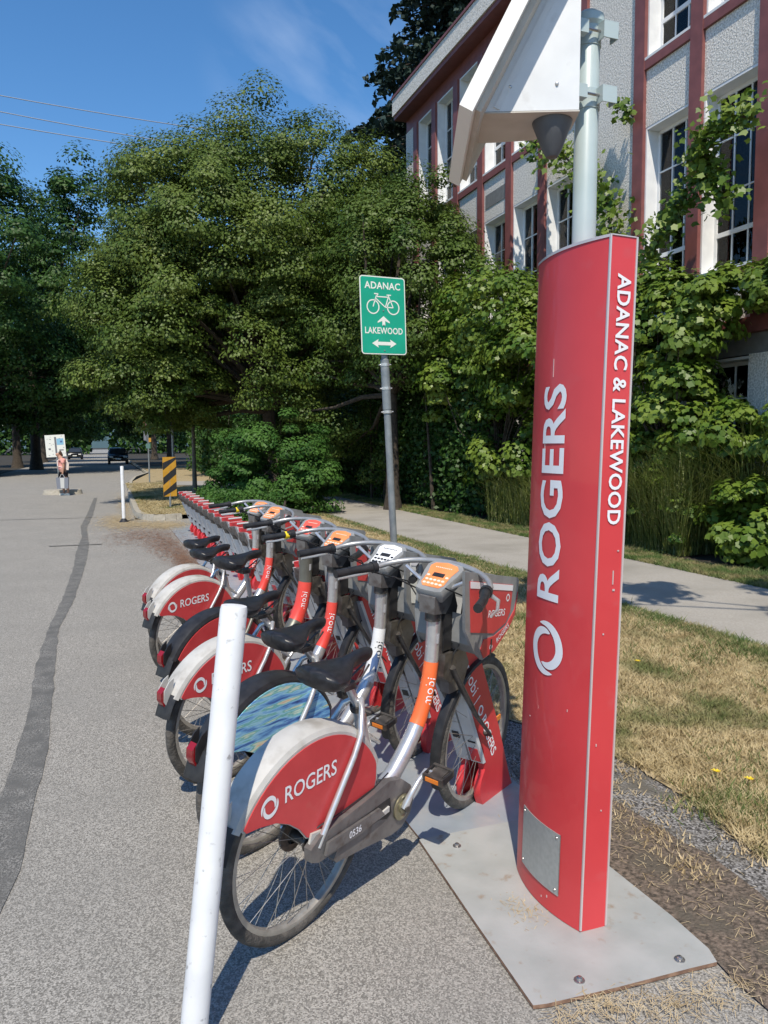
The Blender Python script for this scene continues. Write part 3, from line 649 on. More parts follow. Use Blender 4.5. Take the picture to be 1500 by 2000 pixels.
blades('verge_grass', 'mixed green and dry grass strip between footpath and planting', (6.66, 7.3, 3.5, 24), 60000, .06, grassd)
blades('path_edge_grass', 'thin green grass along the near edge of the footpath', (4.5, 4.75, 2.5, 20), 16000, .05, grassd)
blades('kerb_bed_grass', 'sun bleached grass inside the kerb extension', (.75, 4.6, 17.4, 33), 60000, .05, mat('bleached_grass', (.34, .27, .13), (.50, .42, .24), 3, .8, trans=.2, c3=(.13, .16, .05), s3=.6, t3=(.55, .65)), wd=.004, keep=lambda x, y: (x > .74) & ~((x > 2.2) & (y > 29)))
bpy.data.objects['kerb_bed_grass'].location.z = .10
def litter(name, label, spots, n, m, L_=.05, z=.008):
    V = []
    for _ in range(n):
        cx, cy, sx, sy = random.choice(spots); x = random.gauss(cx, sx); y = random.gauss(cy, sy); a = random.uniform(0, 3.14); l = L_*random.uniform(.4, 1.3); w_ = .0012*(1+.22*max(0, y))
        dx, dy = math.cos(a)*l/2, math.sin(a)*l/2; z0 = z+random.uniform(0, .010); z1 = z+random.uniform(0, .014)
        V += [(x-dx-dy/l*w_, y-dy+dx/l*w_, z0), (x-dx+dy/l*w_, y-dy-dx/l*w_, z0), (x+dx+dy/l*w_, y+dy-dx/l*w_, z1), (x+dx-dy/l*w_, y+dy+dx/l*w_, z1)]
    o = put(name, raw_mesh(name, np.array(V), 4, m)); o['kind'] = 'stuff'; o['label'] = label
litter('straw_litter', 'dry grass clippings along the steel plate and soil', [(1.45, 1.66, .14, .03), (1.25, 1.72, .08, .03), (1.9, 2.3, .10, .4), (1.95, 2.8, .12, .15), (2.0, 1.9, .12, .3), (1.28, 2.18, .03, .05), (1.6, 1.62, .2, .04), (2.15, 2.9, .15, .2)], 1700, straw, .035)
litter('straw_drift', 'dry needles and straw drifted round the far white post and kerb', [(.35, 16.6, .3, .7), (.8, 16.4, .35, .4), (1.15, 15.9, .2, .4), (.2, 17.6, .2, .8), (.45, 22, .1, 2.5)], 9000, straw, .09)
litter('brown_litter', 'reddish brown plant litter on the asphalt before the kerb extension', [(.6, 14.2, .35, .8), (.9, 12.6, .18, .9), (1.0, 10.8, .09, .7)], 7000, pinen, .07)
# dandelions
for (x, y), l in zip([(3.5, 4.41), (2.65, 2.76), (2.73, 2.64)], ['yellow dandelion in the lawn close behind the totem', 'left of two yellow dandelions at the right lawn edge', 'right of two yellow dandelions at the right lawn edge']):
    t = thing('dandelion', l, 'flower', (x, y, .01), group='dandelions in the lawn')
    b = MB(); b.tube([(0, 0, 0), (.004, 0, .04)], .0018, leafV, 5); put('stem', b, t)
    b = MB()
    for k in range(16):
        a = k*2.4; q = .006+.009*(k % 3)/2; b.add([(0, 0, .040), (math.cos(a-.25)*q*1.2, math.sin(a-.25)*q*1.2, .047), (math.cos(a)*q*1.6, math.sin(a)*q*1.6, .046), (math.cos(a+.25)*q*1.2, math.sin(a+.25)*q*1.2, .047)], [(0, 1, 2, 3)], yellow)
    put('flower_head', b, t)

# ------------------------------------------------------------------ base plates
def plate(name, label, poly, m, group=None, z1=.016):
    t = thing(name, label, 'steel plate', (poly[0][0], poly[0][1], 0), group=group); P = [(x-poly[0][0], y-poly[0][1]) for x, y in poly]; n = len(P)
    b = MB(); V = [(x, y, .004) for x, y in P]+[(x, y, z1) for x, y in P]
    b.add(V, [tuple(range(n, 2*n))], m); b.add(V, [(i, (i+1) % n, n+(i+1) % n, n+i) for i in range(n)], rust); b.add(V, [tuple(range(n))], rust)
    put('plate', b, t); return t
def bolts(t, pts, z=.016):
    for x, y in pts:
        inst('bolt', 'bolt', lambda: MB().lathe([(.0, 0), (.017, 0), (.0165, .003), (.010, .0045), (.0095, .010), (.006, .0125), (0, .013)], boltm, 12), t, loc=(x-t.location.x, y-t.location.y, z))
tp = plate('totem_base_plate', 'pale galvanised steel plate under the red totem with rusty front edge', [(1.13, 2.742), (1.10, 2.2), (1.08, 1.78), (1.12, 1.772), (1.35, 1.757), (1.60, 1.748), (1.70, 1.742), (1.722, 1.80), (1.73, 1.98), (1.722, 2.3), (1.74, 2.742)], plate_l)
bolts(tp, [(1.25, 2.64), (1.26, 1.82), (1.60, 1.79)])
for k in range(7):
    y0 = 2.746+1.86*k
    p = plate('dock_base_plate', ['blue grey steel plate under the nearest docks', 'blue grey steel plate under the fourth to sixth docks', 'blue grey steel plate where the parked bikes end', 'steel plate under the first empty docks past the bikes', 'steel plate under the middle empty docks', 'steel plate second from the far end of the dock row', 'steel plate at the far end of the dock row'][k], [(1.14, y0), (1.76, y0), (1.76, y0+1.854), (1.14, y0+1.854)], plate_d, 'steel plates under the dock row', .012)
    bolts(p, [(1.2, y0+.9), (1.7, y0+.1)], .012)

# ------------------------------------------------------------------ docks
PITCH = .603
AZ = R(33); O0 = Vector((.53, 2.362, 0)); U = Vector((math.cos(AZ), math.sin(AZ), 0)); NL = Vector((-math.sin(AZ), math.cos(AZ), 0)); LEAN = .09
def dock_profile():
    # (s, z) with s=0 at the front bottom corner
    return [(-.02, 0), (-.045, .05), (-.05, .09), (-.035, .13), (-.005, .165), (-.02, .25), (-.27, .745), (-.27, .76), (-.085, .76), (-.08, .745), (.12, .32), (.22, .06), (.25, 0)]
def cheek():
    b = MB(); pr_ = dock_profile(); b.prism(pr_, -.062, -.028, red_dock); return b
def cheek2():
    b = MB(); b.prism(dock_profile(), .028, .062, red_dock); return b
def dock_top():
    b = MB(); b.prism([(-.255, .715), (-.272, .775), (-.085, .775), (-.068, .715)], -.066, .066, red_dock)
    b.prism([(-.279, .762), (-.279, .778), (-.079, .778), (-.079, .762)], -.0685, -.0662, white_print)
    b.prism([(-.279, .762), (-.279, .778), (-.079, .778), (-.079, .762)], .0662, .0685, white_print)
    return b
def dock_front():   # sloping silver faces either side of the wheel slot
    b = MB()
    for t0, t1 in ((-.066, -.005), (.005, .066)):
        b.add([(-.030, t0, .20), (-.030, t1, .20), (-.285, t1, .735), (-.285, t0, .735), (-.008, t0, .20), (-.008, t1, .20), (-.262, t1, .735), (-.262, t0, .735)], [(0, 1, 2, 3), (4, 5, 6, 7), (0, 1, 5, 4), (1, 2, 6, 5), (2, 3, 7, 6), (3, 0, 4, 7)], alum)
    return b
def dock_lock():
    b = MB(); b.prism([(-.292, .665), (-.305, .735), (-.255, .74), (-.225, .64), (-.25, .61)], -.034, .034, guardgrey)
    b.prism([(-.262, .60), (-.282, .66), (-.24, .66), (-.235, .59)], -.022, .022, darkmetal)
    return b
DN = Vector((-.255, 0, .535)).normalized()      # up along the silver front
def front_pt(l, o=0): return (-.030+DN.x*l-DN.z*o, .20+DN.z*l+DN.x*o)
def fpatch(l0, l1, t0, t1, m):
    a, b_, c, e = front_pt(l0, .001), front_pt(l1, .001), front_pt(l1, .003), front_pt(l0, .003)
    return MB().prism([a, b_, c, e], t0, t1, m)
def dock_mark(): return fpatch(.13, .165, .018, .052, black)
def dock_mark2(): return fpatch(.12, .128, -.058, -.02, black)
def dock_label(): return fpatch(.01, .085, -.058, -.012, red_dock)
DL = ['red and silver dock nearest the totem, holding the first bike', 'second dock from the totem, holding the bike with the painted blue cover', 'third dock from the totem, holding a bike with red cover', 'fourth dock from the totem, holding the bike with the thick grey tube', 'fifth dock from the totem, empty between two parked bikes', 'sixth dock from the totem, holding the second farthest bike', 'seventh dock from the totem, holding the farthest bike']
nth = ['first', 'second', 'third', 'fourth', 'fifth', 'sixth', 'seventh', 'eighth', 'ninth', 'tenth', 'eleventh', 'twelfth', 'thirteenth']
for k in range(20):
    p = O0 + U*1.155 + Vector((0, PITCH*k, 0))
    lab = DL[k] if k < 7 else ('empty grey and red dock, %s past the farthest bike' % nth[k-7] if k < 19 else 'last empty dock at the far end of the row by the striped board')
    t = thing('bike_dock', lab, 'bike dock', p, (0, 0, AZ), group='bike docks in a row along the road')
    inst('side_panel', 'cheek', cheek, t); inst('side_panel', 'cheek2', cheek2, t); inst('cap', 'docktop', dock_top, t); inst('front_panel', 'dockfront', dock_front, t)
    inst('lock', 'docklock', dock_lock, t); inst('marking', 'dockmark', dock_mark, t); inst('marking', 'dockmark2', dock_mark2, t); inst('red_label', 'docklab', dock_label, t)
    if k < 12:
        d1 = Vector((.25, 0, -.49)).normalized()
        for txt, sz, pos, ofs in (('mobi', .085, .15, 0), ('|', .07, .262, 0), ('ROGERS', .066, .455, .015)):
            c = Vector((-.195, -.0632, .735)) + d1*pos
            if txt == 'ROGERS': c += d1*.02
            me = text_mesh(txt, sz, ofs, 1.0, .9, white_print); put('lettering', me, t, M=axes(c, d1, (d1.z*-1, 0, d1.x)))
        inst('logo', 'docklogo', lambda: logo_mb(.023, white_print), t, M=axes(Vector((-.195, -.0632, .735))+d1*.325, d1, (-d1.z, 0, d1.x)))

# ------------------------------------------------------------------ bikes
WR = .337
def tyre():
    b = MB(); n = 56; prof = [(.3155+.0225*math.cos(a), .0205*math.sin(a)) for a in [2*math.pi*k/10 for k in range(10)]]
    return b.lathe(prof, rubber, n, Matrix.Rotation(R(90), 4, 'X'), close=True)
def rim():
    b = MB(); prof = [(.297, -.0145), (.302, -.0125), (.302, .0125), (.297, .0145), (.284, .013), (.280, .006), (.280, -.006), (.284, -.013)]
    return b.lathe(prof, rimm, 56, Matrix.Rotation(R(90), 4, 'X'), close=True)
def hub_spokes():
    b = MB(); RX = Matrix.Rotation(R(90), 4, 'X')
    b.lathe([(0, -.062), (.009, -.062), (.009, -.045), (.03, -.042), (.03, -.036), (.02, -.03), (.018, 0), (.02, .03), (.03, .036), (.03, .042), (.009, .045), (.009, .062), (0, .062)], darkmetal, 14, RX)
    for k in range(36):
        a = 2*math.pi*k/36; sd_ = 1 if k % 2 else -1; da = .75 if (k//2) % 2 else -.75
        b.tube([(.026*math.cos(a+da), sd_*.037, .026*math.sin(a+da)), (.282*math.cos(a), sd_*.006, .282*math.sin(a))], .0012, spokem, 4, cap=False)
    b.box(-.012, .012, -.03, -.024, .12, .2, reflo, Matrix.Rotation(R(70), 4, 'Y'))
    return b
def arc(r, a0, a1, n, cx=0, cz=.335): return [(cx+r*math.cos(R(a0+(a1-a0)*k/n)), cz+r*math.sin(R(a0+(a1-a0)*k/n))) for k in range(n+1)]
def guard_poly():
    out_ = [(cx_, cz_) for cx_, cz_ in arc(.364, 150, 30, 22)]
    out_ += [(.322, .50), (.325, .44), (.318, .412)]           # front edge
    low = [(.045, .352), (.015, .348)]
    low += [(-.035, .372), (-.07, .415), (-.12, .455), (-.18, .485), (-.25, .50), (-.305, .505)]
    return out_+low
def poly_face(poly, y, m, flip=False):
    b = MB(); n = len(poly); return b.add([(x, y, z) for x, z in poly], [tuple(range(n))], m)
def guard_panel(m):
    pp = guard_poly(); cx = sum(p[0] for p in pp)/len(pp); cz = sum(p[1] for p in pp)/len(pp)
    q = [(cx+(x-cx)*.968, cz+(z-cz)*.955-.004) for x, z in pp]
    b = MB(); b.prism(q, -.0595, -.0565, m); b.prism(q, .0565, .0595, m); return b
def guard_shell(m):
    b = MB(); pp = guard_poly(); b.prism(pp, -.056, -.053, m); b.prism(pp, .053, .056, m)
    # crown of the mudguard over the tyre
    n = 24; V = []; prof = [(-.056, .362), (-.047, .378), (-.02, .386), (.02, .386), (.047, .378), (.056, .362)]
    for k in range(n+1):
        a = R(152-126*k/n)
        for t, r in prof: V.append((r*math.cos(a), t, .335+r*math.sin(a)))
    w_ = len(prof); b.add(V, [(k*w_+i, k*w_+i+1, (k+1)*w_+i+1, (k+1)*w_+i) for k in range(n) for i in range(w_-1)], m)
    # small end block at the axle
    b.prism([(-.03, .345), (-.02, .385), (.05, .375), (.06, .325), (.01, .315)], -.068, -.06, m)
    return b
def rear_flap():
    b = MB(); V = []; n = 8; prof = [(-.05, .372), (-.03, .388), (.03, .388), (.05, .372)]
    for k in range(n+1):
        a = R(166-16*k/n)
        for t, r in prof: V.append((r*math.cos(a), t, .335+r*math.sin(a)))
    w_ = len(prof); return b.add(V, [(k*w_+i, k*w_+i+1, (k+1)*w_+i+1, (k+1)*w_+i) for k in range(n) for i in range(w_-1)], black)
def tail_light(fm):
    b = MB(); b.prism([(-.362, .475), (-.380, .505), (-.380, .54), (-.360, .56), (-.345, .55), (-.350, .485)], -.016, .016, reflr)
    for t0, t1 in ((-.022, -.0175), (.0175, .022)): b.prism([(-.345, .465), (-.368, .50), (-.368, .55), (-.345, .585), (-.32, .60), (-.325, .47)], t0, t1, fm)
    return b
MAIN = [(.45, 0, .345), (.505, 0, .375), (.56, 0, .425), (.615, 0, .485), (.655, 0, .545), (.688, 0, .62), (.706, 0, .70), (.713, 0, .78), (.712, 0, .86), (.708, 0, .95)]
def main_tube(m, rad):
    b = MB(); rs = [rad*1.15, rad*1.15, rad*1.12, rad*1.08, rad*1.04, rad, rad*.98, rad*.97, rad*.97, rad*.97]; return b.tube(MAIN, rs, m, 18)
def bandpts():
    return [Vector(p) for p in [(.640, 0, .522), (.655, 0, .545), (.688, 0, .62), (.706, 0, .70), (.7122, 0, .762)]]
def band(m, rad):
    b = MB(); return b.tube(bandpts(), [rad*1.06+.0012, rad*1.04+.0012, rad+.0014, rad*.98+.0014, rad*.97+.0014], m, 24, cap=False)
def seat_frame(m):
    b = MB()
    b.tube([(.375, 0, .35), (.35, 0, .45), (.305, 0, .58), (.275, 0, .68)], [.030, .026, .024, .022], m, 12)
    for t in (-1, 1):
        b.tube([(.0, t*.078, .335), (.06, t*.077, .43), (.165, t*.074, .585), (.205, t*.066, .645), (.235, t*.04, .715), (.265, t*.012, .735)], [.0105]*6, m, 10)
    b.tube([(.28, 0, .665), (.30, 0, .60), (.40, 0, .53)], [.014, .012, .008], m, 8)
    return b
def seat_post(hi):
    b = MB(); b.tube([(.29, 0, .62), (.255, 0, .72), (.20+0*hi, 0, .80+hi)], [.0165, .0155, .0145], silver, 12)
    b.tube([(.262, 0, .695), (.257, 0, .715)], [.026, .026], darkmetal, 12); b.tube([(.262, 0, .70), (.275, -.05, .695)], [.006, .006], darkmetal, 6); return b
def saddle(hi):
    b = MB(); n = 22; m_ = 16; V = []
    for k in range(n+1):
        t = k/n; s = .005+.315*t
        e = math.sqrt(max(0, 1-((.14-t)/.14)**2)) if t < .14 else 1
        q = min(1, max(0, (t-.22)/.48)); q = q*q*(3-2*q); wd = (.094*(1-q)+.023*q)*e
        if t > .88: wd *= math.sqrt(max(.02, 1-((t-.88)/.12)**2))
        wd = max(wd, .004); ee = .35+.65*e
        if t > .88: ee = math.sqrt(max(.05, 1-((t-.88)/.13)**2))
        top = .880+.012*(1-t)-.012*math.sin(min(1, t*1.3)*math.pi)+.016*t; dep = (.060*(1-q)+.034*q)*ee
        for j in range(m_):
            a = 2*math.pi*j/m_; ca, sa = math.cos(a), math.sin(a)
            ca2 = math.copysign(abs(ca)**.8, ca)
            V.append((s, ca2*wd, top + (sa*.016*ee if sa > 0 else sa*dep) - .016*abs(ca)**2*(1-q)+hi))
    F = [(k*m_+j, k*m_+(j+1) % m_, (k+1)*m_+(j+1) % m_, (k+1)*m_+j) for k in range(n) for j in range(m_)]
    F += [tuple(range(m_)), tuple(n*m_+j for j in range(m_))]
    b.add(V, F, blacks); return b
def saddle_under(hi):
    b = MB()
    for t in (-.02, .02): b.tube([(.05, t, .84+hi), (.12, t, .808+hi), (.24, t, .812+hi), (.30, t*.5, .85+hi)], .004, darkmetal, 6)
    b.box(.16, .22, -.022, .022, .79+hi, .815+hi, darkmetal)
    return b
def chain_guard():
    b = MB(); outer = [(-.035, .30), (-.04, .345), (.0, .372), (.10, .385), (.25, .405), (.36, .425), (.44, .405), (.50, .36), (.525, .30), (.51, .245), (.46, .21), (.40, .205), (.25, .225), (.09, .243), (.075, .262), (.09, .285), (.0, .285)]
    b.prism(outer, -.085, -.055, guardgrey)
    return b
def chain_slot():
    b = MB(); b.prism([(.07, .318), (.12, .345), (.25, .352), (.37, .36), (.385, .30), (.36, .285), (.31, .30), (.20, .293)], -.0875, -.0855, black)
    b.prism([(.02, .303), (.03, .345), (.30, .352), (.33, .318), (.20, .303)], -.098, -.088, guardgrey)
    b.prism([(.30, .31), (.30, .325), (.36, .335), (.36, .315)], -.095, -.088, fenderw)
    return b
def crank():
    b = MB(); RX = Matrix.Translation((.445, -.088, .297)) @ Matrix.Rotation(R(90), 4, 'X')
    b.lathe([(0, 0), (.048, 0), (.048, .006), (.040, .008), (.036, .004), (.02, .004), (.02, .010), (0, .010)], mat('brass_ring', (.28, .26, .17), rough=.35, metal=.6), 24, RX)
    b.tube([(.445, -.10, .297), (.462, -.112, .345), (.500, -.118, .388), (.550, -.118, .408)], [.016, .012, .010, .012], silver, 10)
    b.tube([(.445, -.105, .297), (.445, -.118, .297)], [.012, .012], darkmetal, 12)
    b.tube([(.445, .09, .297), (.42, .11, .27), (.35, .118, .22), (.29, .118, .185)], [.016, .012, .010, .012], silver, 10)
    return b
def pedal():
    b = MB()
    for x0, x1 in ((-.042, -.030), (.030, .042)): b.box(x0, x1, -.085, 0, -.014, .014, darkmetal)
    b.box(-.03, .03, -.087, -.077, -.012, .012, black); b.box(-.03, .03, -.006, .002, -.012, .012, black)
    b.box(-.028, .028, -.076, -.008, -.003, .004, guardgrey)
    b.tube([(0, .01, 0), (0, -.07, 0)], .008, silver, 8)
    b.box(-.03, .03, -.070, -.02, .0045, .0095, darkmetal)
    return b
def pedal_refl(): return MB().box(-.0455, -.0425, -.07, -.015, -.008, .008, reflo)
HUBF = Vector((1.14, 0, .335))
def fork():
    b = MB()
    b.tube([(.715, 0, .955), (.745, 0, .80), (.775, 0, .73)], [.027, .027, .03], darkmetal, 12)
    b.prism([(.74, .79), (.735, .70), (.80, .66), (.835, .70), (.80, .79)], -.045, .045, darkmetal)
    for t in (-1, 1):
        b.tube([(.79, t*.048, .73), (.875, t*.055, .62), (1.0, t*.06, .47), (1.125, t*.062, .355), (1.14, t*.062, .335)], [.019, .017, .014, .011, .010], darkmetal, 10, flat=.6)
    return b
def front_fender():
    b = MB(); V = []; n = 22; prof = [(-.025, .343), (-.020, .351), (.0, .355), (.020, .351), (.025, .343)]
    for k in range(n+1):
        a = R(205-125*k/n)
        for t, r in prof: V.append((1.14+r*math.cos(a), t, .335+r*math.sin(a)))
    w_ = len(prof); b.add(V, [(k*w_+i, k*w_+i+1, (k+1)*w_+i+1, (k+1)*w_+i) for k in range(n) for i in range(w_-1)], black)
    return b
def lockplate():   # triangular docking plate between fork and dock
    b = MB(); b.prism([(.80, .76), (.83, .60), (.93, .60), (.97, .70), (.92, .78)], -.022, .022, guardgrey); return b
def head_parts():
    b = MB(); b.tube([(.700, 0, .93), (.697, 0, .975)], [.031, .030], darkmetal, 14)
    b.prism([(.655, .965), (.650, 1.03), (.70, 1.07), (.79, 1.06), (.77, .99), (.735, .955)], -.035, .035, guardgrey)
    b.prism([(.745, .80), (.735, 1.02), (.79, 1.04), (.825, .97), (.80, .80)], -.032, .032, black)
    b.tube([(.70, 0, .95), (.76, .0, .88), (.82, 0, .83)], [.02, .025, .03], darkmetal, 8)
    return b
def cables():
    b = MB()
    for t, z in ((-.10, .02), (.11, 0), (.06, -.03), (-.04, -.01)):
        b.tube([(.62, t*2.4, 1.085), (.80, t*1.8, 1.03+z), (.84, t*1.0, .90+z), (.80, t*.45, .78), (.78, t*.4, .70)], .0032, black, 5)
    return b
def console_body():
    # a rounded tapering keypad housing; local x up the face, y across, z out of face
    b = MB(); o_ = [(-.085, -.035), (-.078, -.058), (-.04, -.064), (.02, -.078), (.06, -.082), (.085, -.062), (.092, -.03), (.092, .03), (.085, .062), (.06, .082), (.02, .078), (-.04, .064), (-.078, .058), (-.085, .035)]
    V = []; n = len(o_)
    for k, (sc, z) in enumerate(((.80, -.055), (1.0, -.03), (1.03, -.008), (.97, .004))): V += [(x*sc-(.01 if k == 0 else 0), y*sc, z) for x, y in o_]
    F = [(k*n+i, k*n+(i+1) % n, (k+1)*n+(i+1) % n, (k+1)*n+i) for k in range(3) for i in range(n)]+[tuple(range(n)), tuple(3*n+i for i in range(n))]
    return b.add(V, F, consolegrey)
def console_pad(m):
    b = MB(); o_ = [(-.062, -.036), (-.045, -.050), (.01, -.052), (.05, -.063), (.068, -.050), (.078, 0), (.068, .050), (.05, .063), (.01, .052), (-.045, .050), (-.062, .036)]
    n = len(o_); return b.add([(x, y, .0042) for x, y in o_]+[(x, y, .0062) for x, y in o_], [tuple(range(n, 2*n)), tuple(range(n))]+[(i, (i+1) % n, n+(i+1) % n, n+i) for i in range(n)], m)
def console_keys(mk):
    b = MB()
    def key(x, y, r=.0075): b.lathe([(r, .0064), (r*.9, .0085), (0, .0088)], mk, 10, Matrix.Translation((x, y, 0)) @ Matrix.Diagonal((.75, 1.05, 1, 1)))
    for k in range(5): key(-.046, -.036+.018*k); key(-.026, -.036+.018*k)
    key(-.004, -.042); key(-.004, .042)
    return b
def console_lcd(): return MB().box(-.006, .014, -.025, .025, .0064, .0084, black)
def console_band(mk):
    b = MB()
    for k in range(9): b.box(.044, .049, -.036+.0085*k, -.031+.0085*k, .0063, .0075, mk)
    return b
def handlebar():
    b = MB(); P = []
    for k in range(17):
        a = -1.35+2.7*k/16; P.append((.60+.20*math.cos(a)**.8 if abs(a) < 1.5 else .6, .255*math.sin(a)/math.sin(1.35), 1.085+.055*math.cos(a)))
    b.tube(P, .0115, barm, 10)
    b.tube([(.70, 0, 1.06), (.79, 0, 1.12)], .012, silver, 8)
    for t in (-1, 1): b.tube([(.715, t*.035, 1.05), (.715, t*.15, 1.115)], .008, silver, 8)
    return b
def grip(s):
    b = MB(); b.tube([(.635, s*.255, 1.100), (.56, s*.29, 1.090), (.48, s*.315, 1.082)], [.019, .016, .017], black, 12)
    b.tube([(.65, s*.25, 1.102), (.63, s*.257, 1.098)], [.024, .024], black, 12)
    return b
def lever(s): return MB().tube([(.66, s*.245, 1.095), (.67, s*.29, 1.07), (.60, s*.325, 1.055), (.53, s*.34, 1.05)], [.009, .008, .006, .005], silver, 8)
def shifter(): return MB().tube([(.62, .265, 1.095), (.60, .272, 1.093)], [.021, .021], yellow, 12)
def bell():
    b = MB(); return b.lathe([(0, .02), (.016, .014), (.021, 0), (.018, -.008), (0, -.01)], black, 14, Matrix.Translation((.72, -.19, 1.13)))
# front carrier: grey frame, side skirts, poster plate
def basket():
    b = MB()
    # rider side plate with a wide flared frame, leaning forward
    o_ = [(.785, 1.130), (1.215, 1.045), (1.23, 1.03), (1.215, .89), (1.17, .835), (1.06, .765), (.97, .75), (.90, .80), (.82, .90)]
    b.prism(o_, -.150, -.138, consolegrey)
    b.prism([(.93, 1.10)]+o_[1:7]+[(.94, .80), (.92, .90)], .138, .150, consolegrey)
    # curved floor and front linking the two sides
    S = [(1.205, 1.04), (1.205, .91), (1.15, .845), (1.05, .78), (.97, .765), (.925, .81), (.915, .93)]
    V = []
    for x, z in S: V += [(x, -.1375, z), (x, .1375, z)]
    b.add(V, [(2*i, 2*i+1, 2*i+3, 2*i+2) for i in range(len(S)-1)], consolegrey)
    return b
def basket_poster(m): return MB().prism([(.822, 1.090), (1.172, 1.022), (1.168, .912), (1.135, .870), (1.04, .845), (.86, .885)], -.1535, -.1505, m)
def basket_strip(): return MB().prism([(.824, 1.088), (1.170, 1.021), (1.170, .998), (.828, 1.062)], -.1555, -.1537, white_print)
def basket_skirt():
    b = MB(); b.prism([(.975, .757), (1.06, .770), (1.165, .838), (1.213, .890), (1.224, .985), (1.205, .91), (1.14, .855), (1.05, .832), (.965, .835), (.945, .80)], -.1535, -.1505, red_panel); return b
def strap(): return MB().box(1.02, 1.028, -.1565, -.1540, .755, .825, black).box(1.02, 1.028, -.156, .15, .750, .756, black)

BIKES = [
 dict(k=0, label='silver share bike nearest the camera, red side cover reading ROGERS and number 0536, orange keypad', fender=fenderw, panel=red_panel, text='ROGERS', pad=orangepad, bandm=orange, num='0536', poster=red_panel, hi=0),
 dict(k=1, label='share bike with a painted blue swirling wheel cover, black mudguard and white keypad', fender=black, panel=swirl, text=None, pad=whitepad, bandm=whiteband, num='', poster=signw, hi=-.02),
 dict(k=2, label='third share bike from the camera, red ROGERS cover half hidden by the near white post', fender=fenderw, panel=red_panel, text='ROGERS', pad=orangepad, bandm=redband, num='0712', poster=red_panel, hi=-.02),
 dict(k=3, label='electric share bike with thick grey tube, red keypad and plain red cover under black rim', fender=black, panel=red_panel, text=None, pad=redpad, bandm=redband, num='', poster=red_panel, hi=.10, e=True),
 dict(k=5, label='second farthest share bike, just past the empty dock, full ROGERS cover in view', fender=fenderw, panel=red_panel, text='ROGERS', pad=orangepad, bandm=redband, num='', poster=red_panel, hi=0),
 dict(k=6, label='farthest share bike in the row, its red cover overlapped by the next bike', fender=fenderw, panel=red_panel, text='ROGERS', pad=orangepad, bandm=redband, num='', poster=red_panel, hi=0)]
def steer_M():  # turn the front wheel about the steering line a little
    P = Vector((.76, 0, .75)); return Matrix.Translation(P) @ Matrix.Rotation(R(-4), 4, Vector((.25, 0, -.6)).normalized()) @ Matrix.Translation(-P)
SM = steer_M()
jit = [(0, 0, 0), (0, -.02, .5), (-.05, .05, -1.5), (-.02, .08, 1), (-.03, 0, -1), (-.02, -.06, 1.0)]
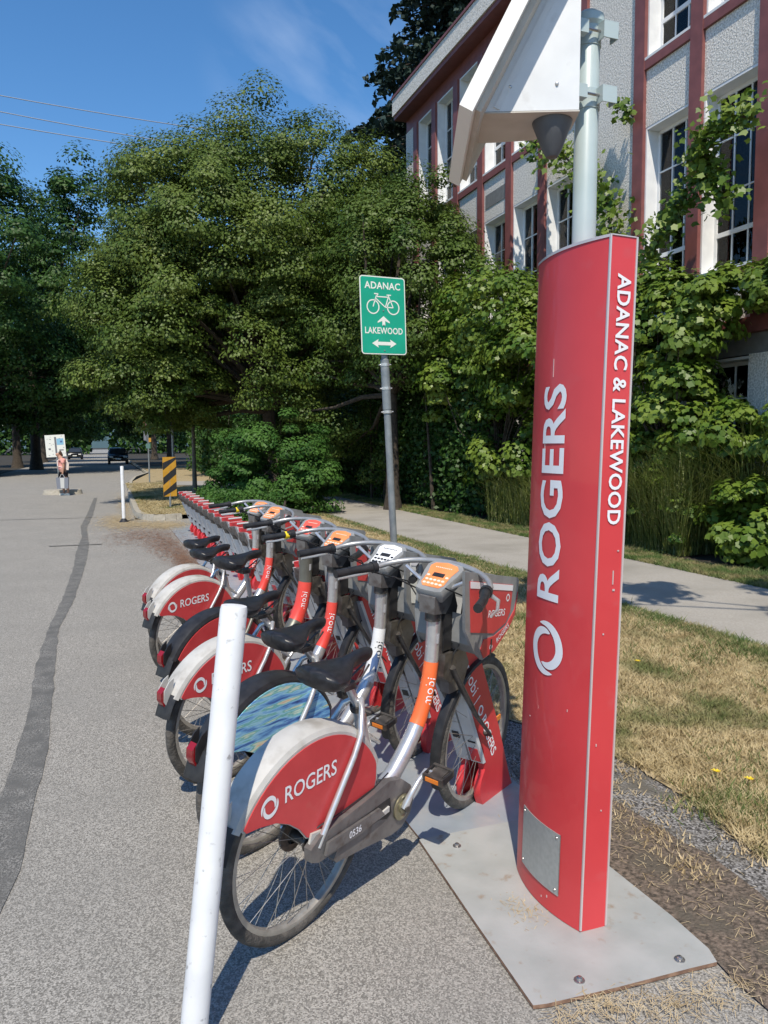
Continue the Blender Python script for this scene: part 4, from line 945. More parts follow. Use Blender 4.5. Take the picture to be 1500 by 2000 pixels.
for B, (jx, jy, ja) in zip(BIKES, jit):
    p = O0 + Vector((jx, PITCH*B['k']+jy, 0)); e = B.get('e'); fm = B['fender']; hi = B['hi']
    t = thing('share_bike', B['label'], 'bicycle', p, (LEAN, 0, AZ+R(ja)), group='share bikes parked in docks')
    for nm, M in (('rear_wheel', Matrix.Translation((0, 0, .335))), ('front_wheel', SM @ Matrix.Translation(HUBF) @ Matrix.Rotation(R(17+31*B['k']), 4, 'Y'))):
        h_ = inst(nm, 'hub', hub_spokes, t, M=M); inst('tyre', 'tyre', tyre, h_); inst('rim', 'rim', rim, h_)
    gs = inst('rear_mudguard', ('gs', fm.name), lambda: guard_shell(fm), t)
    inst('side_cover', ('gp', B['panel'].name), lambda: guard_panel(B['panel']), gs)
    if B['text']:
        cc = Vector((-.075, -.0612, .545)); ax = Vector((1, 0, .035))
        put('lettering', text_mesh('ROGERS', .074, .010, 1.0, .88, white_print), gs, M=axes(cc+Vector((.048, 0, .018)), ax, (0, 0, 1)))
        inst('logo', 'guardlogo', lambda: logo_mb(.036, white_print), gs, M=axes(cc+Vector((-.132, 0, .004)), ax, (0, 0, 1)))
    inst('roller_brake', 'rb', lambda: MB().lathe([(0, -.046), (.052, -.046), (.056, -.040), (.056, -.030), (.03, -.026)], mat('rusty_hub', (.07, .05, .04), (.16, .11, .08), 60, .7, metal=.3), 20, Matrix.Translation((0, 0, .335)) @ Matrix.Rotation(R(90), 4, 'X')), t)
    inst('brake_cable', 'bc', lambda: MB().tube([(.0, -.05, .38), (.03, -.069, .40), (.12, -.0675, .40), (.30, -.064, .415), (.40, -.05, .43)], .0028, black, 5), t)
    inst('mud_flap', 'flap', rear_flap, t); inst('tail_light', ('tail', fm.name), lambda: tail_light(fm), t)
    tm = ebike if e else silver; rad = .042 if e else .0285
    mt = inst('main_tube', ('mt', tm.name), lambda: main_tube(tm, rad), t)
    inst('colour_band', ('band', B['bandm'].name, rad), lambda: band(B['bandm'], rad), mt)
    # mobi lettering wrapped along the camera side of the band
    dirb = Vector((.032, 0, .13)).normalized()
    tmz = text_mesh('mobi', .050, .0, 1.08, 1.0, black if B['bandm'] is whiteband else white_print).copy()
    for v in tmz.vertices:
        x, y = v.co.x, v.co.y; a = (y-.004)/(rad+.003); c = Vector((.6955, 0, .650)) + dirb*(x); rr_ = rad+.0035
        side = Vector((-.70, -.72, .17)); side = (side - dirb*side.dot(dirb)).normalized(); tang = side.cross(dirb).normalized()
        tang = -tang if tang.dot(Vector((-1, 0, 0))) < 0 else tang
        v.co = c + side*(rr_*math.cos(a)) + tang*(rr_*math.sin(a))
    put('lettering', tmz, mt)
    if B['bandm'] is whiteband:
        b = MB(); side = Vector((-.6, -.8, .17)).normalized()
        V = []; n_ = 7
        for i in range(n_):
            a = -1.2+1.7*i/(n_-1)
            for zz in (-.035, .03): c = Vector((.675, 0, .612)) + dirb*(zz+.02*math.sin(i*1.9)); tg = Vector((-.8, .6, .2)).normalized(); V.append(c+side*((rad+.0028)*math.cos(a))+tg*((rad+.0028)*math.sin(a)))
        b.add(V, [(2*i, 2*i+2, 2*i+3, 2*i+1) for i in range(n_-1)], bluem); put('blue_map_sticker', b, mt)
    b = MB(); side = Vector((-.5, -.86, 0)).normalized(); tg = Vector((-.86, .5, 0)); V = []
    for a in (-.75, -.35, .05):
        for zz in (.84, .88): V.append(Vector((.7025, 0, zz))+side*((rad*.97+.002)*math.cos(a-.4))+tg*((rad*.97+.002)*math.sin(a-.4)))
    b.add(V, [(0, 2, 3, 1), (2, 4, 5, 3)], grey_print); put('sticker', b, mt)
    inst('seat_frame', ('sf', tm.name), lambda: seat_frame(tm), t)
    sp = inst('seat_post', ('sp', hi), lambda: seat_post(hi), t); inst('saddle_rails', ('su', hi), lambda: saddle_under(hi), sp); inst('saddle', ('sad', hi), lambda: saddle(hi), t)
    cg = inst('chain_guard', 'cg', chain_guard, t); inst('guard_slot', 'cs', chain_slot, cg)
    if B['num']: put('lettering', text_mesh(B['num'], .036, .012, 1.0, .9, white_print), cg, M=axes((.165, -.0995, .325), (1, 0, .04), (0, 0, 1)))
    inst('crank', 'crank', crank, t)
    for pos, rot in (((.553, -.125, .408), (0, R(-10), 0)), ((.29, .125, .185), (0, 0, R(180)))):
        pd = inst('pedal', 'pedal', pedal, t, loc=pos, rot=rot); inst('reflector', 'pref', pedal_refl, pd); inst('reflector', 'pref', pedal_refl, pd, loc=(.088, 0, 0))
    inst('fork', 'fork', fork, t); inst('front_mudguard', 'ff', front_fender, t); inst('docking_plate', 'lp', lockplate, t); inst('head_clamp', 'hp', head_parts, t); inst('cables', 'cab', cables, t)
    CM = axes((.735, -.01, 1.085), Vector((.62, .0, .56)), (0, -1, 0)) ; CM = Matrix.Translation((0, 0, 0)) @ axes((.72, 0, 1.095), (.80, 0, .50), (0, 1, 0))
    co = inst('console', 'cb', console_body, t, M=CM); inst('keypad', ('cp', B['pad'].name), lambda: console_pad(B['pad']), co); inst('screen', 'lcd', console_lcd, co)
    km = black if B['pad'] is whitepad else mat('key_pale', (.85, .62, .52), rough=.5); inst('keys', ('ck', km.name), lambda: console_keys(km), co); inst('printed_line', ('cl', km.name), lambda: console_band(km), co)
    hb = inst('handlebar', 'hb', handlebar, t)
    for s in (-1, 1): inst('grip', ('grip', s), lambda: grip(s), hb); inst('brake_lever', ('lev', s), lambda: lever(s), hb)
    
    if B['k'] in (2, 5): inst('gear_ring', 'shf', shifter, hb)
    bk = inst('front_carrier', 'bk', basket, t, loc=(-.125, 0, .022)); inst('poster_panel', ('bp', B['poster'].name), lambda: basket_poster(B['poster']), bk); inst('white_strip', 'bs', basket_strip, bk); inst('red_skirt', 'bsk', basket_skirt, bk); inst('strap', 'strap', strap, bk)
    tcol = white_print if B['poster'] is red_panel else black
    put('lettering', text_mesh('ROGERS', .040, .012, 1, .95, tcol), bk, M=axes((1.05, -.1545, .925), (1, 0, -.12), (0, 0, 1)))
    put('lettering', text_mesh('ROGERS', .029, .012, 1, 1.0, white_print), bk, M=axes((1.115, -.1545, .832), (.12, 0, .065), (0, 0, 1)))
    inst('logo', 'bklogo', lambda: logo_mb(.012, white_print), bk, M=axes((1.025, -.1545, .793), (1, 0, .2), (0, 0, 1)))
    inst('logo', 'bklogo2', lambda: logo_mb(.016, white_print), bk, M=axes((1.135, -.1545, .975), (1, 0, 0), (0, 0, 1)))

# ------------------------------------------------------------------ totem
TL = Vector((1.44, 2.215, .016))
tot = thing('station_totem', 'tall red curved station totem with white ROGERS lettering on a steel plate', 'sign', TL, (0, R(1.9), R(0)))
TH = 2.21; HL = .205   # half length along Y
def tx(y):  # curved left side
    return -.048 - .040*(1-(y/HL)**2)
sec = [(tx(-HL+2*HL*k/20), -HL+2*HL*k/20) for k in range(21)] + [(-tx(HL-2*HL*k/20), HL-2*HL*k/20) for k in range(21)]
b = MB(); n = len(sec); V = [(x, y, 0) for x, y in sec]+[(x, y, TH) for x, y in sec]
b.add(V, [(i, (i+1) % n, n+(i+1) % n, n+i) for i in range(n)]+[tuple(range(n, 2*n)), tuple(range(n))], red_paint)
put('body', b, tot)
b = MB()
for sx in (-1, 1):
    b.box(sx*.048-.003, sx*.048+.003, -HL-.004, -HL+.002, .005, TH+.003, trim)
put('edge_trim', b, tot)
b = MB(); 
for i in range(20):
    (x0, y0), (x1, y1) = sec[i], sec[i+1]
    b.add([(x0-.003, y0, TH-.006), (x1-.003, y1, TH-.006), (x1-.003, y1, TH+.003), (x0-.003, y0, TH+.003), (x0+.004, y0, TH+.003), (x1+.004, y1, TH+.003)], [(0, 1, 2, 3), (3, 2, 5, 4)], trim)
b.box(-.044, .044, -HL-.003, -HL+.003, TH+.0005, TH+.004, trim)
put('top_trim', b, tot)
# badge plate low on the curved side
b = MB(); K = 12; ys = [-.115+.235*k/K for k in range(K+1)]
V = []
for y in ys: V += [(tx(y)-.004, y, .075), (tx(y)-.004, y, .285), (tx(y)-.0005, y, .075), (tx(y)-.0005, y, .285)]
F = []
for k in range(K): a = 4*k; F += [(a, a+4, a+5, a+1), (a+2, a+3, a+7, a+6), (a+1, a+5, a+7, a+3), (a, a+2, a+6, a+4)]
b.add(V, F, badge)
for y, z in ((-.10, .27), (-.10, .09), (.108, .27), (.108, .09)):
    b.lathe([(.006, 0), (.005, .003), (0, .004)], boltm, 10, Matrix.Translation((tx(y)-.0035, y, z)) @ Matrix.Rotation(R(-90), 4, 'Y'))
put('access_plate', b, tot)
def wrap(me, yc, zc, name):
    """lay flat print (x along up, y across) onto the curved side"""
    bm = bmesh.new(); bm.from_mesh(me)
    lo = min(v.co.y for v in bm.verts); hi = max(v.co.y for v in bm.verts); k = lo+.012
    while k < hi:
        bmesh.ops.bisect_plane(bm, geom=bm.verts[:]+bm.edges[:]+bm.faces[:], plane_co=(0, k, 0), plane_no=(0, 1, 0)); k += .012
    for v in bm.verts:
        x, y = v.co.x, v.co.y; Y = yc + (-y)*-1; v.co = (tx(Y)-.0022, Y, zc+x)
    m2 = me.copy(); bm.to_mesh(m2); bm.free(); put(name, m2, tot)
# letters read upwards: text x -> +z, text y -> towards +Y (up-of-letter points left in the photo)
wrap(text_mesh('ROGERS', .187, .018, 1.02, 1.04, grey_print), .0, 1.41, 'lettering')
lg = logo_mb(.092, grey_print).mesh('logo'); wrap(lg, .0, .89, 'logo')
me = text_mesh('ADANAC & LAKEWOOD', .067, .02, 1.04, 1.0, grey_print)
put('lettering', me, tot, M=axes((.004, -HL-.0035, 1.712), (0, 0, -1), (1, 0, 0)))
b = MB()
for x, z, w_, h_ in ((.015, 1.16, .0016, .022), (.019, 1.12, .004, .003), (-.012, .98, .0022, .0026), (.030, 1.245, .003, .002), (-.02, .62, .0015, .004), (.01, .40, .002, .002)):
    b.box(x-w_, x+w_, -HL-.0032, -HL-.0004, z-h_, z+h_, trim)
for y, z, w_, h_ in ((.06, 1.55, .002, .06), (.02, 1.83, .0015, .03), (-.12, .71, .002, .004), (.1, .62, .003, .002), (-.06, .045, .004, .004), (-.03, .03, .003, .003)):
    b.box(tx(y)-.0016, tx(y)+.001, y-w_/2, y+w_/2, z-h_, z+h_, trim)
put('scuffs', b, tot)['kind'] = 'stuff'
tp_ = thing('solar_mast', 'pale blue grey steel mast rising out of the red totem', 'pole', (1.515, 2.225, 2.2), (0, R(.6), 0))
b = MB(); b.lathe([(.0385, -.3), (.0385, .73), (.034, .738), (.0, .745)], polem, 28); put('pole', b, tp_)
def ubracket():
    b = MB()
    for s in (-1, 1):
        b.box(s*.012-.003, s*.012+.003, -.062, -.035, -.022, .022, polem) if False else None
    b.box(.008, .062, -.075, -.071, -.024, .024, polem); b.box(.058, .062, -.0708, -.036, -.024, .024, polem); b.box(.008, .012, -.0708, -.041, -.024, .024, polem)
    b.box(.008, .062, -.075, -.036, .0242, .027, polem)
    b.tube([(-.075, -.055, 0), (.07, -.055, 0)], .0045, boltm, 8); b.tube([(.066, -.055, 0), (.074, -.055, 0)], .008, boltm, 6)
    b.box(-.075, -.045, -.07, -.04, -.02, .02, polem)
    b.lathe([(.0388, -.03), (.0415, -.03), (.0415, .03), (.0388, .03)], polem, 24)
    return b
put('clamp', ubracket(), tp_, loc=(0, 0, .505)); put('clamp', ubracket(), tp_, loc=(0, 0, .70))
b = MB(); b.lathe([(.040, 0), (.052, .01), (.050, .035), (.03, .05), (0, .054)], polem, 24); put('cap', b, tp_, loc=(.0, 0, .73))
# solar head
sh = thing('solar_panel_head', 'white solar power box with a tilted white framed panel clamped beside the mast', 'solar panel', (1.39, 2.06, 2.6), (0, 0, R(-22)))
PD = Vector((.158, 0, .30)).normalized(); PN = Vector((-PD.z, 0, PD.x))
def prism_z(P, zt, m, b):   # box body: floor outline, slanting street side
    n = len(P); V = [(x, y, 0) for x, y in P]+[(min(-.004, x+zt*PD.x/PD.z), y, zt) for x, y in P]
    return b.add(V, [tuple(range(n)), tuple(range(n, 2*n))]+[(i, (i+1) % n, n+(i+1) % n, n+i) for i in range(n)], m)
put('box', prism_z([(-.298, 0), (-.008, 0), (-.006, .137), (-.112, .213), (-.247, .226), (-.298, .226)], .555, boxm, MB()), sh)
b = MB(); P = [(-.300, -.002), (-.006, -.002), (-.004, .139), (-.112, .215), (-.247, .228), (-.300, .228)]
b.add([(x, y, -.002) for x, y in P]+[(x, y, -.006) for x, y in P], [tuple(range(6)), tuple(range(6, 12))]+[(i, (i+1) % 6, 6+(i+1) % 6, 6+i) for i in range(6)], tape); put('box_floor', b, sh)
def slab(o0, o1, y0, y1, l0, l1, m, b, base=(-.305, 0, 0)):
    base = Vector(base); V = []
    for l in (l0, l1):
        for o_ in (o0, o1):
            for y in (y0, y1): q = base+PD*l+PN*o_; V.append((q.x, y, q.z))
    return b.add(V, [(0, 1, 3, 2), (4, 6, 7, 5), (0, 4, 5, 1), (2, 3, 7, 6), (0, 2, 6, 4), (1, 5, 7, 3)], m)
put('panel_frame', slab(.004, .046, -.14, .50, -.065, .92, framew, MB()), sh)
put('solar_cells', slab(.0465, .048, -.12, .48, .02, .90, cell, MB()), sh)
put('backing_rail', slab(-.014, .0035, -.10, .49, -.04, .88, tape, MB()), sh)
put('backing_rail', slab(-.0185, -.0145, .03, .26, .03, .80, tape, MB()), sh)
put('side_rail', slab(-.050, -.031, -.004, .0, .03, .60, boxm, MB()), sh)
b = MB(); b.lathe([(.062, 0), (.060, -.008), (.030, -.085), (.018, -.105), (0, -.107)], antenna, 24); put('lamp_cone', b, sh, loc=(-.075, .072, -.007))
for x, z in ((-.075, .075), (-.215, .07), (-.10, .34)): put('screw', MB().lathe([(.006, 0), (.004, .004), (0, .005)], boltm, 8, Matrix.Translation((x, -.001, z)) @ Matrix.Rotation(R(90), 4, 'X')), sh)

# ------------------------------------------------------------------ posts
def bollard(): 
    b = MB(); b.lathe([(.0365, 0), (.036, .6), (.0355, 1.18), (.033, 1.192), (0, 1.195)], bollm, 28); return b
t = thing('white_post', 'near white flexible post standing beside the first bikes', 'bollard', (.158, 1.975, 0), (R(-1.0), R(7.0), 0), group='white posts along the docks'); put('post', bollard(), t)
b = MB(); b.lathe([(.055, 0), (.055, .01), (.05, .02), (.037, .024)], black, 24); put('base', b, t)
t2 = thing('white_post', 'far white post by the kerb extension with a black foot', 'bollard', (.33, 17.1, 0), (0, 0, 0), group='white posts along the docks'); put('post', bollard(), t2)
b = MB(); b.lathe([(.10, 0), (.10, .02), (.07, .05), (.038, .09)], black, 24); put('base', b, t2)
b = MB(); b.lathe([(.0372, 1.02), (.0372, 1.08)], grey_print, 24); put('reflective_band', b, t2)

# ------------------------------------------------------------------ green bicycle sign
gs_ = thing('bicycle_route_sign', 'green bicycle route sign reading ADANAC and LAKEWOOD on a slim leaning pole', 'street sign', (2.385, 6.25, 0), (0, R(-2.6), 0))
b = MB(); b.lathe([(.030, 0), (.030, 1.96)], galv, 18); b.lathe([(.027, 1.9), (.027, 2.85)], galv, 18); b.lathe([(.037, 1.9), (.037, 2.32), (.0275, 2.33)], galv, 18); put('pole', b, gs_)
for z in (1.88, 2.08, 2.28):
    b = MB(); b.lathe([(.030, -.012), (.0405, -.012), (.0405, .012), (.030, .012)], silver, 18); b.tube([(-.055, 0, 0), (.055, 0, 0)], .006, silver, 6); put('clamp', b, gs_, loc=(0, 0, z))
SG = Matrix.Translation((-.008, -.045, 2.685)) @ Matrix.Rotation(R(9), 4, 'Z') @ Matrix.Rotation(R(1.3), 4, 'Y')
def rrect(w_, h, r, y0, y1, m, b):
    P = []
    for cx, cz, a0 in ((w_/2-r, h/2-r, 0), (-w_/2+r, h/2-r, 90), (-w_/2+r, -h/2+r, 180), (w_/2-r, -h/2+r, 270)):
        for k in range(6): a = R(a0+18*k); P.append((cx+r*math.cos(a), cz+r*math.sin(a)))
    b.prism(P, y0, y1, m); return b
sp_ = put('sign_plate', rrect(.435, .645, .028, -.0015, .0015, signw, MB()), gs_, M=SG)
put('green_field', rrect(.417, .627, .02, -.0030, -.0018, green, MB()), sp_)
def stx(txt, size, z, sx=1, off=.02, sp=1.05): put('lettering', text_mesh(txt, size, off, sp, sx, signw), sp_, M=axes((0, -.0042, z), (1, 0, 0), (0, 0, 1)))
stx('ADANAC', .080, .243, .98); stx('LAKEWOOD', .074, -.128, .84)
b = MB(); Y = -.0042
def ring(cx, cz, r, w_, b):
    n_ = 28; V = []
    for k in range(n_): a = 2*math.pi*k/n_; V += [(cx+(r+w_/2)*math.cos(a), Y, cz+(r+w_/2)*math.sin(a)), (cx+(r-w_/2)*math.cos(a), Y, cz+(r-w_/2)*math.sin(a))]
    b.add(V, [(2*k, 2*((k+1) % n_), 2*((k+1) % n_)+1, 2*k+1) for k in range(n_)], signw)
def seg(x0, z0, x1, z1, w_, b):
    L_ = math.hypot(x1-x0, z1-z0); px, pz = -(z1-z0)/L_*w_/2, (x1-x0)/L_*w_/2; b.add([(x0+px, Y, z0+pz), (x1+px, Y, z1+pz), (x1-px, Y, z1-pz), (x0-px, Y, z0-pz)], [(0, 1, 2, 3)], signw)
cz0 = .070
ring(-.098, cz0, .056, .010, b); ring(.096, cz0, .056, .010, b)
for q in ((-.098, 0, -.062, .098), (-.066, .085, .052, .085), (-.072, .072, .02, .0), (.02, 0, .096, 0), (.02, 0, .056, .098), (.056, .085, .096, 0), (-.085, .108, -.045, .108), (.035, .102, .078, .102), (-.066, .085, -.045, .108)):
    seg(q[0], cz0+q[1], q[2], cz0+q[3], .009, b)
def polyw(P, b): b.add([(x, Y, z) for x, z in P], [tuple(range(len(P)))], signw)
polyw([(0, -.004), (.058, -.050), (.058, -.062), (.014, -.044), (.014, -.082), (-.014, -.082), (-.014, -.044), (-.058, -.062), (-.058, -.050)], b)
zc = -.232
polyw([(-.118, zc), (-.055, zc+.036), (-.062, zc+.014), (.062, zc+.014), (.055, zc+.036), (.118, zc), (.055, zc-.036), (.062, zc-.014), (-.062, zc-.014), (-.055, zc-.036)], b)
put('symbols', b, sp_)
for z in (.245-.02, .04, -.08, -.29): put('bolt', MB().lathe([(.007, 0), (.006, .003), (0, .004)], galv, 8, Matrix.Translation((0, -.0045, z)) @ Matrix.Rotation(R(90), 4, 'X')), sp_)

# ------------------------------------------------------------------ street furniture beyond
t = thing('hazard_marker', 'yellow and black diagonally striped marker board at the end of the dock row', 'traffic sign', (1.47, 19.4, .1), (0, 0, R(6)))
b = MB(); b.tube([(0, .02, 0), (0, .02, .9)], .028, galv, 8); put('post', b, t)
brd = put('board', MB().box(-.16, .16, -.006, .006, .28, 1.24, chevy), t)
b = MB()
for k in range(3):
    z = .20+.36*k; P = [(-.158, z+.0), (.158, z+.26), (.158, z+.44), (-.158, z+.18)]
    P = [(x, min(max(q, .282), 1.238)) for x, q in P]; b.add([(x, -.0085, q) for x, q in P], [(0, 1, 2, 3)], black)
put('black_stripes', b, brd)
t = thing('stop_sign', 'small red octagonal stop sign on a thin pole beyond the kerb extension', 'traffic sign', (1.69, 33, .1), (0, 0, R(-20)))
b = MB(); b.tube([(0, .02, 0), (0, .02, 2.6)], .03, galv, 8); put('pole', b, t)
b = MB(); P = [(.19*math.cos(R(22.5+45*k)), 2.38+.19*math.sin(R(22.5+45*k))) for k in range(8)]; b.prism(P, -.012, -.004, mat('stop_red_shaded', (.24, .03, .03), rough=.5)); so = put('octagon', b, t)  # red dulled in its colour for tree shade and distance
put('lettering', text_mesh('STOP', .12, .02, 1, 1, signw), so, M=axes((0, -.014, 2.38), (1, 0, 0), (0, 0, 1)))
b = MB().box(-.17, -.05, -.01, .0, 1.75, 2.12, signback).box(.03, .13, -.012, -.004, 1.68, 1.85, chevy).box(-.09, .09, -.013, -.006, 1.42, 1.62, mat('small_green_plate', (.08, .16, .14), rough=.5)); put('small_plates', b, t)
t = thing('backward_sign', 'dark grey back of a square road sign under the hawthorn branches', 'traffic sign', (1.86, 23.0, .1))
b = MB(); b.tube([(0, .03, 0), (0, .03, 3.1)], .035, galv, 8); put('pole', b, t); put('plate', MB().box(-.44, .0, -.012, 0, 2.1, 2.9, signback), t); put('side_plate', MB().box(.06, .34, -.012, 0, 2.1, 2.9, signback), t)
t = thing('map_board', 'white map board on a post standing on the traffic island', 'sign', (-1.5, 29.0, .1), (0, R(-3), R(-3)))
b = MB(); b.tube([(0, .03, 0), (0, .03, 1.9)], .035, galv, 8); put('post', b, t); mb_ = put('board', MB().box(-.33, .31, -.012, .0, 1.17, 1.93, signw), t)
b = MB(); b.box(.04, .26, -.016, -.0135, 1.58, 1.80, bluep); b.box(-.03, .03, -.018, -.0135, 1.30, 1.86, signback)
rg = random.Random(3)
for k in range(26): x = rg.uniform(-.29, .27); z = rg.uniform(1.22, 1.88); b.box(x, x+rg.uniform(.02, .05), -.0155, -.0132, z, z+.012, signback) if abs(x) > .07 else None
b.box(.15, .22, -.020, -.0165, 1.66, 1.72, bluem); b.box(.10, .24, -.0158, -.0135, 1.38, 1.42, signback); b.box(-.24, -.17, -.0158, -.0135, 1.42, 1.48, signback)
put('map_print', b, mb_)
# overhead wires between two street poles
def wire(label, a, c, sag):
    a, c = Vector(a), Vector(c); o = thing('overhead_wire', label, 'wire', a); b = MB()
    b.tube([a.lerp(c, k/24)-a-Vector((0, 0, sag*4*(k/24)*(1-k/24))) for k in range(25)], .022, mat('wire', (.28, .30, .33), rough=.6), 5); put('cable', b, o)
wire('uppermost of the three overhead wires at upper left', (-24, 38, 18.9), (16, 41, 17.7), 1.0)
wire('middle one of the three overhead wires at upper left', (-24, 38, 18.6), (16, 41, 16.6), 1.0)
wire('lowest of the three overhead wires at upper left', (-24, 38, 17.7), (16, 41, 16.4), 1.0)
for x, y, l in ((-24.3, 38, 'wooden power pole off to the left holding the wires'), (16.3, 41.2, 'wooden power pole behind the school building holding the wires')):
    t = thing('power_pole', l, 'pole', (x, y, 0)); b = MB(); b.tube([(0, 0, 0), (0, 0, 19.4)], [.17, .11], bark2, 10); put('pole', b, t); put('crossarm', MB().box(-.1, .1, -1, 1, 18.5, 18.65, bark2), t)

# cars
def car_body(m):
    b = MB(); side = [(-2.15, .35), (-2.2, .62), (-2.1, .82), (-1.75, .92), (-1.25, 1.40), (-.9, 1.50), (.35, 1.48), (1.0, .98), (1.85, .86), (2.15, .66), (2.2, .38), (1.9, .28), (-1.9, .28)]
    V = []
    for y, sc in ((-.86, .985), (-.78, 1.0), (.78, 1.0), (.86, .985)):
        for x, z in side:
            yy = y*(1 if z < .95 else (.86 if z < 1.2 else .74)); V.append((x*sc, yy, z))
    n = len(side); b.add(V, [(k*n+i, k*n+(i+1) % n, (k+1)*n+(i+1) % n, (k+1)*n+i) for k in range(3) for i in range(n)]+[tuple(range(n)), tuple(3*n+i for i in range(n))], m); return b
def car_glass():
    b = MB(); b.add([(-1.22, -.60, 1.42), (-1.22, .60, 1.42), (-1.72, .72, .96), (-1.72, -.72, .96)], [(0, 1, 2, 3)], carg, Matrix.Translation((-.02, 0, .02)))
    b.add([(.38, -.60, 1.46), (.38, .60, 1.46), (.98, .72, 1.0), (.98, -.72, 1.0)], [(0, 1, 2, 3)], carg, Matrix.Translation((.02, 0, .02)))
    for s in (-1, 1): b.add([(-1.5, s*.79, .98), (.8, s*.79, .98), (.3, s*.672, 1.42), (-1.15, s*.672, 1.42)], [(0, 1, 2, 3)], carg)
    return b
def wheel_mb():
    b = MB(); RX = Matrix.Rotation(R(90), 4, 'X'); return b.lathe([(0, -.1), (.19, -.1), (.22, -.105), (.30, -.105), (.32, -.07), (.32, .07), (.30, .105), (.22, .105), (.19, .1), (0, .1)], black, 20, RX)
def car(label, x, y, m, rz=R(90)):
    t = thing('parked_car', label, 'car', (x, y, 0), (0, 0, rz), group='cars parked along the street')
    inst('body', ('car', m.name), lambda: car_body(m), t); inst('windows', 'carg', car_glass, t)
    for wx in (-1.35, 1.35):
        for wy in (-.78, .78): inst('wheel', 'carw', wheel_mb, t, loc=(wx, wy, .32))
    for wy in (-.6, .6): inst('headlight', 'hl', lambda: MB().box(-2.23, -2.16, -.16, .16, .62, .74, signw), t, loc=(0, wy, 0))
    inst('number_plate', 'np', lambda: MB().box(-2.24, -2.2, -.24, .24, .45, .56, signw), t)
car('black car parked on the right of the far street, nearest of the cars', 1.15, 76, carb)
car('dark car parked on the left of the far street', -3.6, 108, carb); car('dark car farther back on the left, behind another dark one', -3.9, 122, carb)
car('white car parked beyond the black car on the right', 1.2, 98, carw)

# ------------------------------------------------------------------ person
def skin_mesh(name, verts, edges, radii, m, sub=2):
    me = bpy.data.meshes.new(name); me.from_pydata(verts, edges, []); o = bpy.data.objects.new(name, me); COL.objects.link(o)
    md = o.modifiers.new('s', 'SKIN'); md2 = o.modifiers.new('u', 'SUBSURF'); md2.levels = sub; md2.render_levels = sub
    for i, q in enumerate(radii): me.skin_vertices[0].data[i].radius = q if isinstance(q, tuple) else (q, q)
    me.skin_vertices[0].data[0].use_root = True
    dg = bpy.context.evaluated_depsgraph_get(); res = bpy.data.meshes.new_from_object(o.evaluated_get(dg)); bpy.data.objects.remove(o)
    res.materials.clear(); res.materials.append(m)
    for p_ in res.polygons: p_.use_smooth = True
    return res
# local frame: faces -x (towards photo left)
per = thing('person', 'person in a pink top walking head down across the road, carrying two shopping bags', 'person', (-1.33, 27.7, 0), (0, 0, R(6)))
vb = [(0, 0, .80), (0, 0, .95), (-.01, 0, 1.12), (-.03, 0, 1.24), (-.09, 0, 1.30), (-.13, 0, 1.36), (-.15, 0, 1.42),
      (0, .08, .76), (-.04, .09, .45), (.02, .09, .10), (-.10, .09, .04),
      (0, -.08, .76), (.08, -.09, .45), (.14, -.09, .12), (.02, -.09, .04),
      (-.02, .17, 1.20), (.0, .21, .97), (-.04, .20, .76), (-.05, .20, .70),
      (-.02, -.17, 1.20), (.02, -.21, .97), (-.02, -.20, .76), (-.03, -.20, .70)]
eb = [(0, 1), (1, 2), (2, 3), (3, 4), (4, 5), (5, 6), (0, 7), (7, 8), (8, 9), (9, 10), (0, 11), (11, 12), (12, 13), (13, 14), (3, 15), (15, 16), (16, 17), (17, 18), (3, 19), (19, 20), (20, 21), (21, 22)]
rb = [.14, .13, .14, .12, .055, .085, .075, .09, .06, .04, .035, .09, .06, .04, .035, .055, .04, .03, .035, .055, .04, .03, .035]
put('body', skin_mesh('body', vb, eb, rb, skin), per)
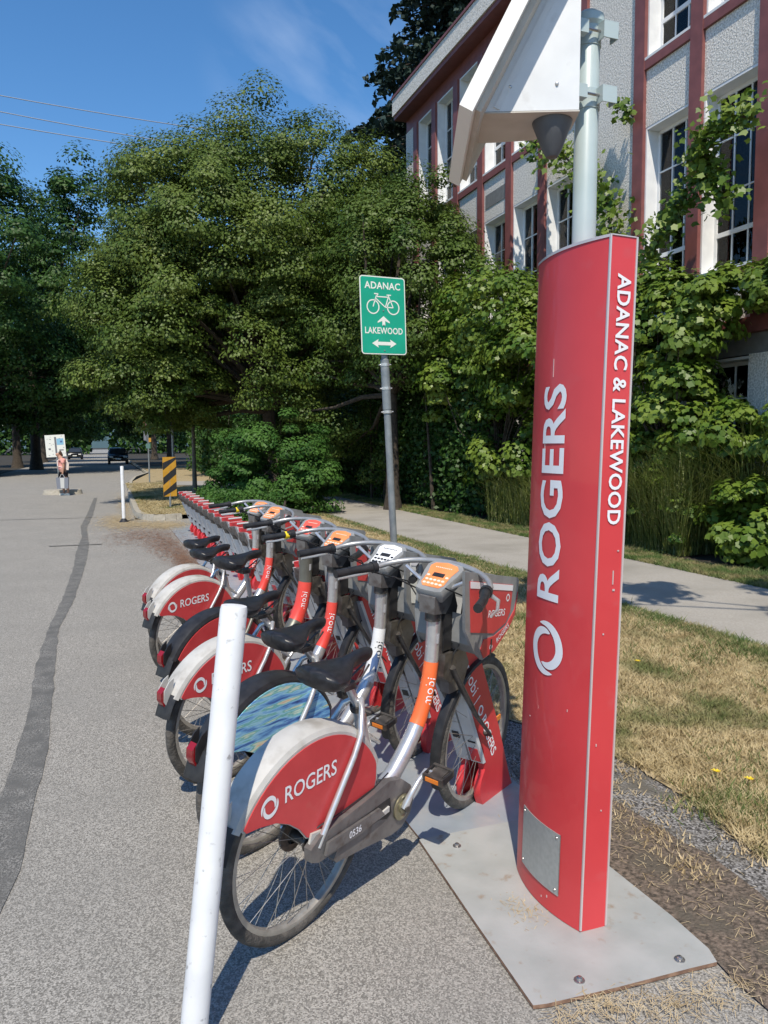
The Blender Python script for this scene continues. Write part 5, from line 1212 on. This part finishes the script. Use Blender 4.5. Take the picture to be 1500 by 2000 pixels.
put('pink_top', skin_mesh('top', [(0, 0, .80), (0, 0, .95), (-.005, 0, 1.10), (-.03, 0, 1.23), (-.02, .17, 1.21), (.0, .205, 1.05), (-.02, -.17, 1.21), (.01, -.205, 1.05)], [(0, 1), (1, 2), (2, 3), (3, 4), (4, 5), (3, 6), (6, 7)], [.165, .155, .16, .13, .07, .06, .07, .06], pink), per)
put('shorts', skin_mesh('shorts', [(0, 0, .80), (0, .085, .70), (-.02, .09, .55), (0, -.085, .70), (.05, -.09, .55)], [(0, 1), (1, 2), (0, 3), (3, 4)], [.15, .10, .085, .10, .085], darkc), per)
put('hair', skin_mesh('hair', [(-.11, 0, 1.44), (-.07, 0, 1.42), (-.03, 0, 1.36), (.02, 0, 1.30)], [(0, 1), (1, 2), (2, 3)], [.08, .085, .055, .03], hairm), per)
b = MB()
for s in (-1, 1): b.prism([(-.13+(0 if s > 0 else .12), 0), (-.13+(0 if s > 0 else .12), .05), (-.02+(0 if s > 0 else .12), .08), (.05+(0 if s > 0 else .12), .05), (.05+(0 if s > 0 else .12), 0)], s*.09-.04, s*.09+.04, signw)
put('shoes', b, per)
b = MB(); 
b.prism([(.07, .85), (.17, .84), (.19, 1.05), (.12, 1.22), (.06, 1.22)], -.12, .12, pale)
for s in (-1, 1): b.tube([(.08, s*.10, 1.20), (-.05, s*.12, 1.25), (-.16, s*.11, 1.15), (-.15, s*.12, .98), (.0, s*.15, .92)], .012, pale, 6)
put('backpack', b, per)
for y, l in ((-.24, 'shopping bag with a pale centre held nearest the camera'), (.24, 'grey shopping bag held in the far hand')):
    t = thing('shopping_bag', l, 'bag', (-1.33-.02, 27.7+y, .24), (0, 0, R(6)), group='bags carried by the pink person')
    b = MB(); b.prism([(-.17, 0), (-.19, .36), (.19, .36), (.17, 0)], -.06, .06, bagg); put('sack', b, t)
    b = MB(); b.prism([(-.06, .01), (-.07, .355), (.06, .355), (.05, .01)], -.0635, -.0605, bagw); put('pale_stripe', b, t)
    b = MB(); b.tube([(-.08, 0, .355), (-.03, 0, .46), (.03, 0, .46), (.08, 0, .355)], .008, bagw, 6); put('handle', b, t)
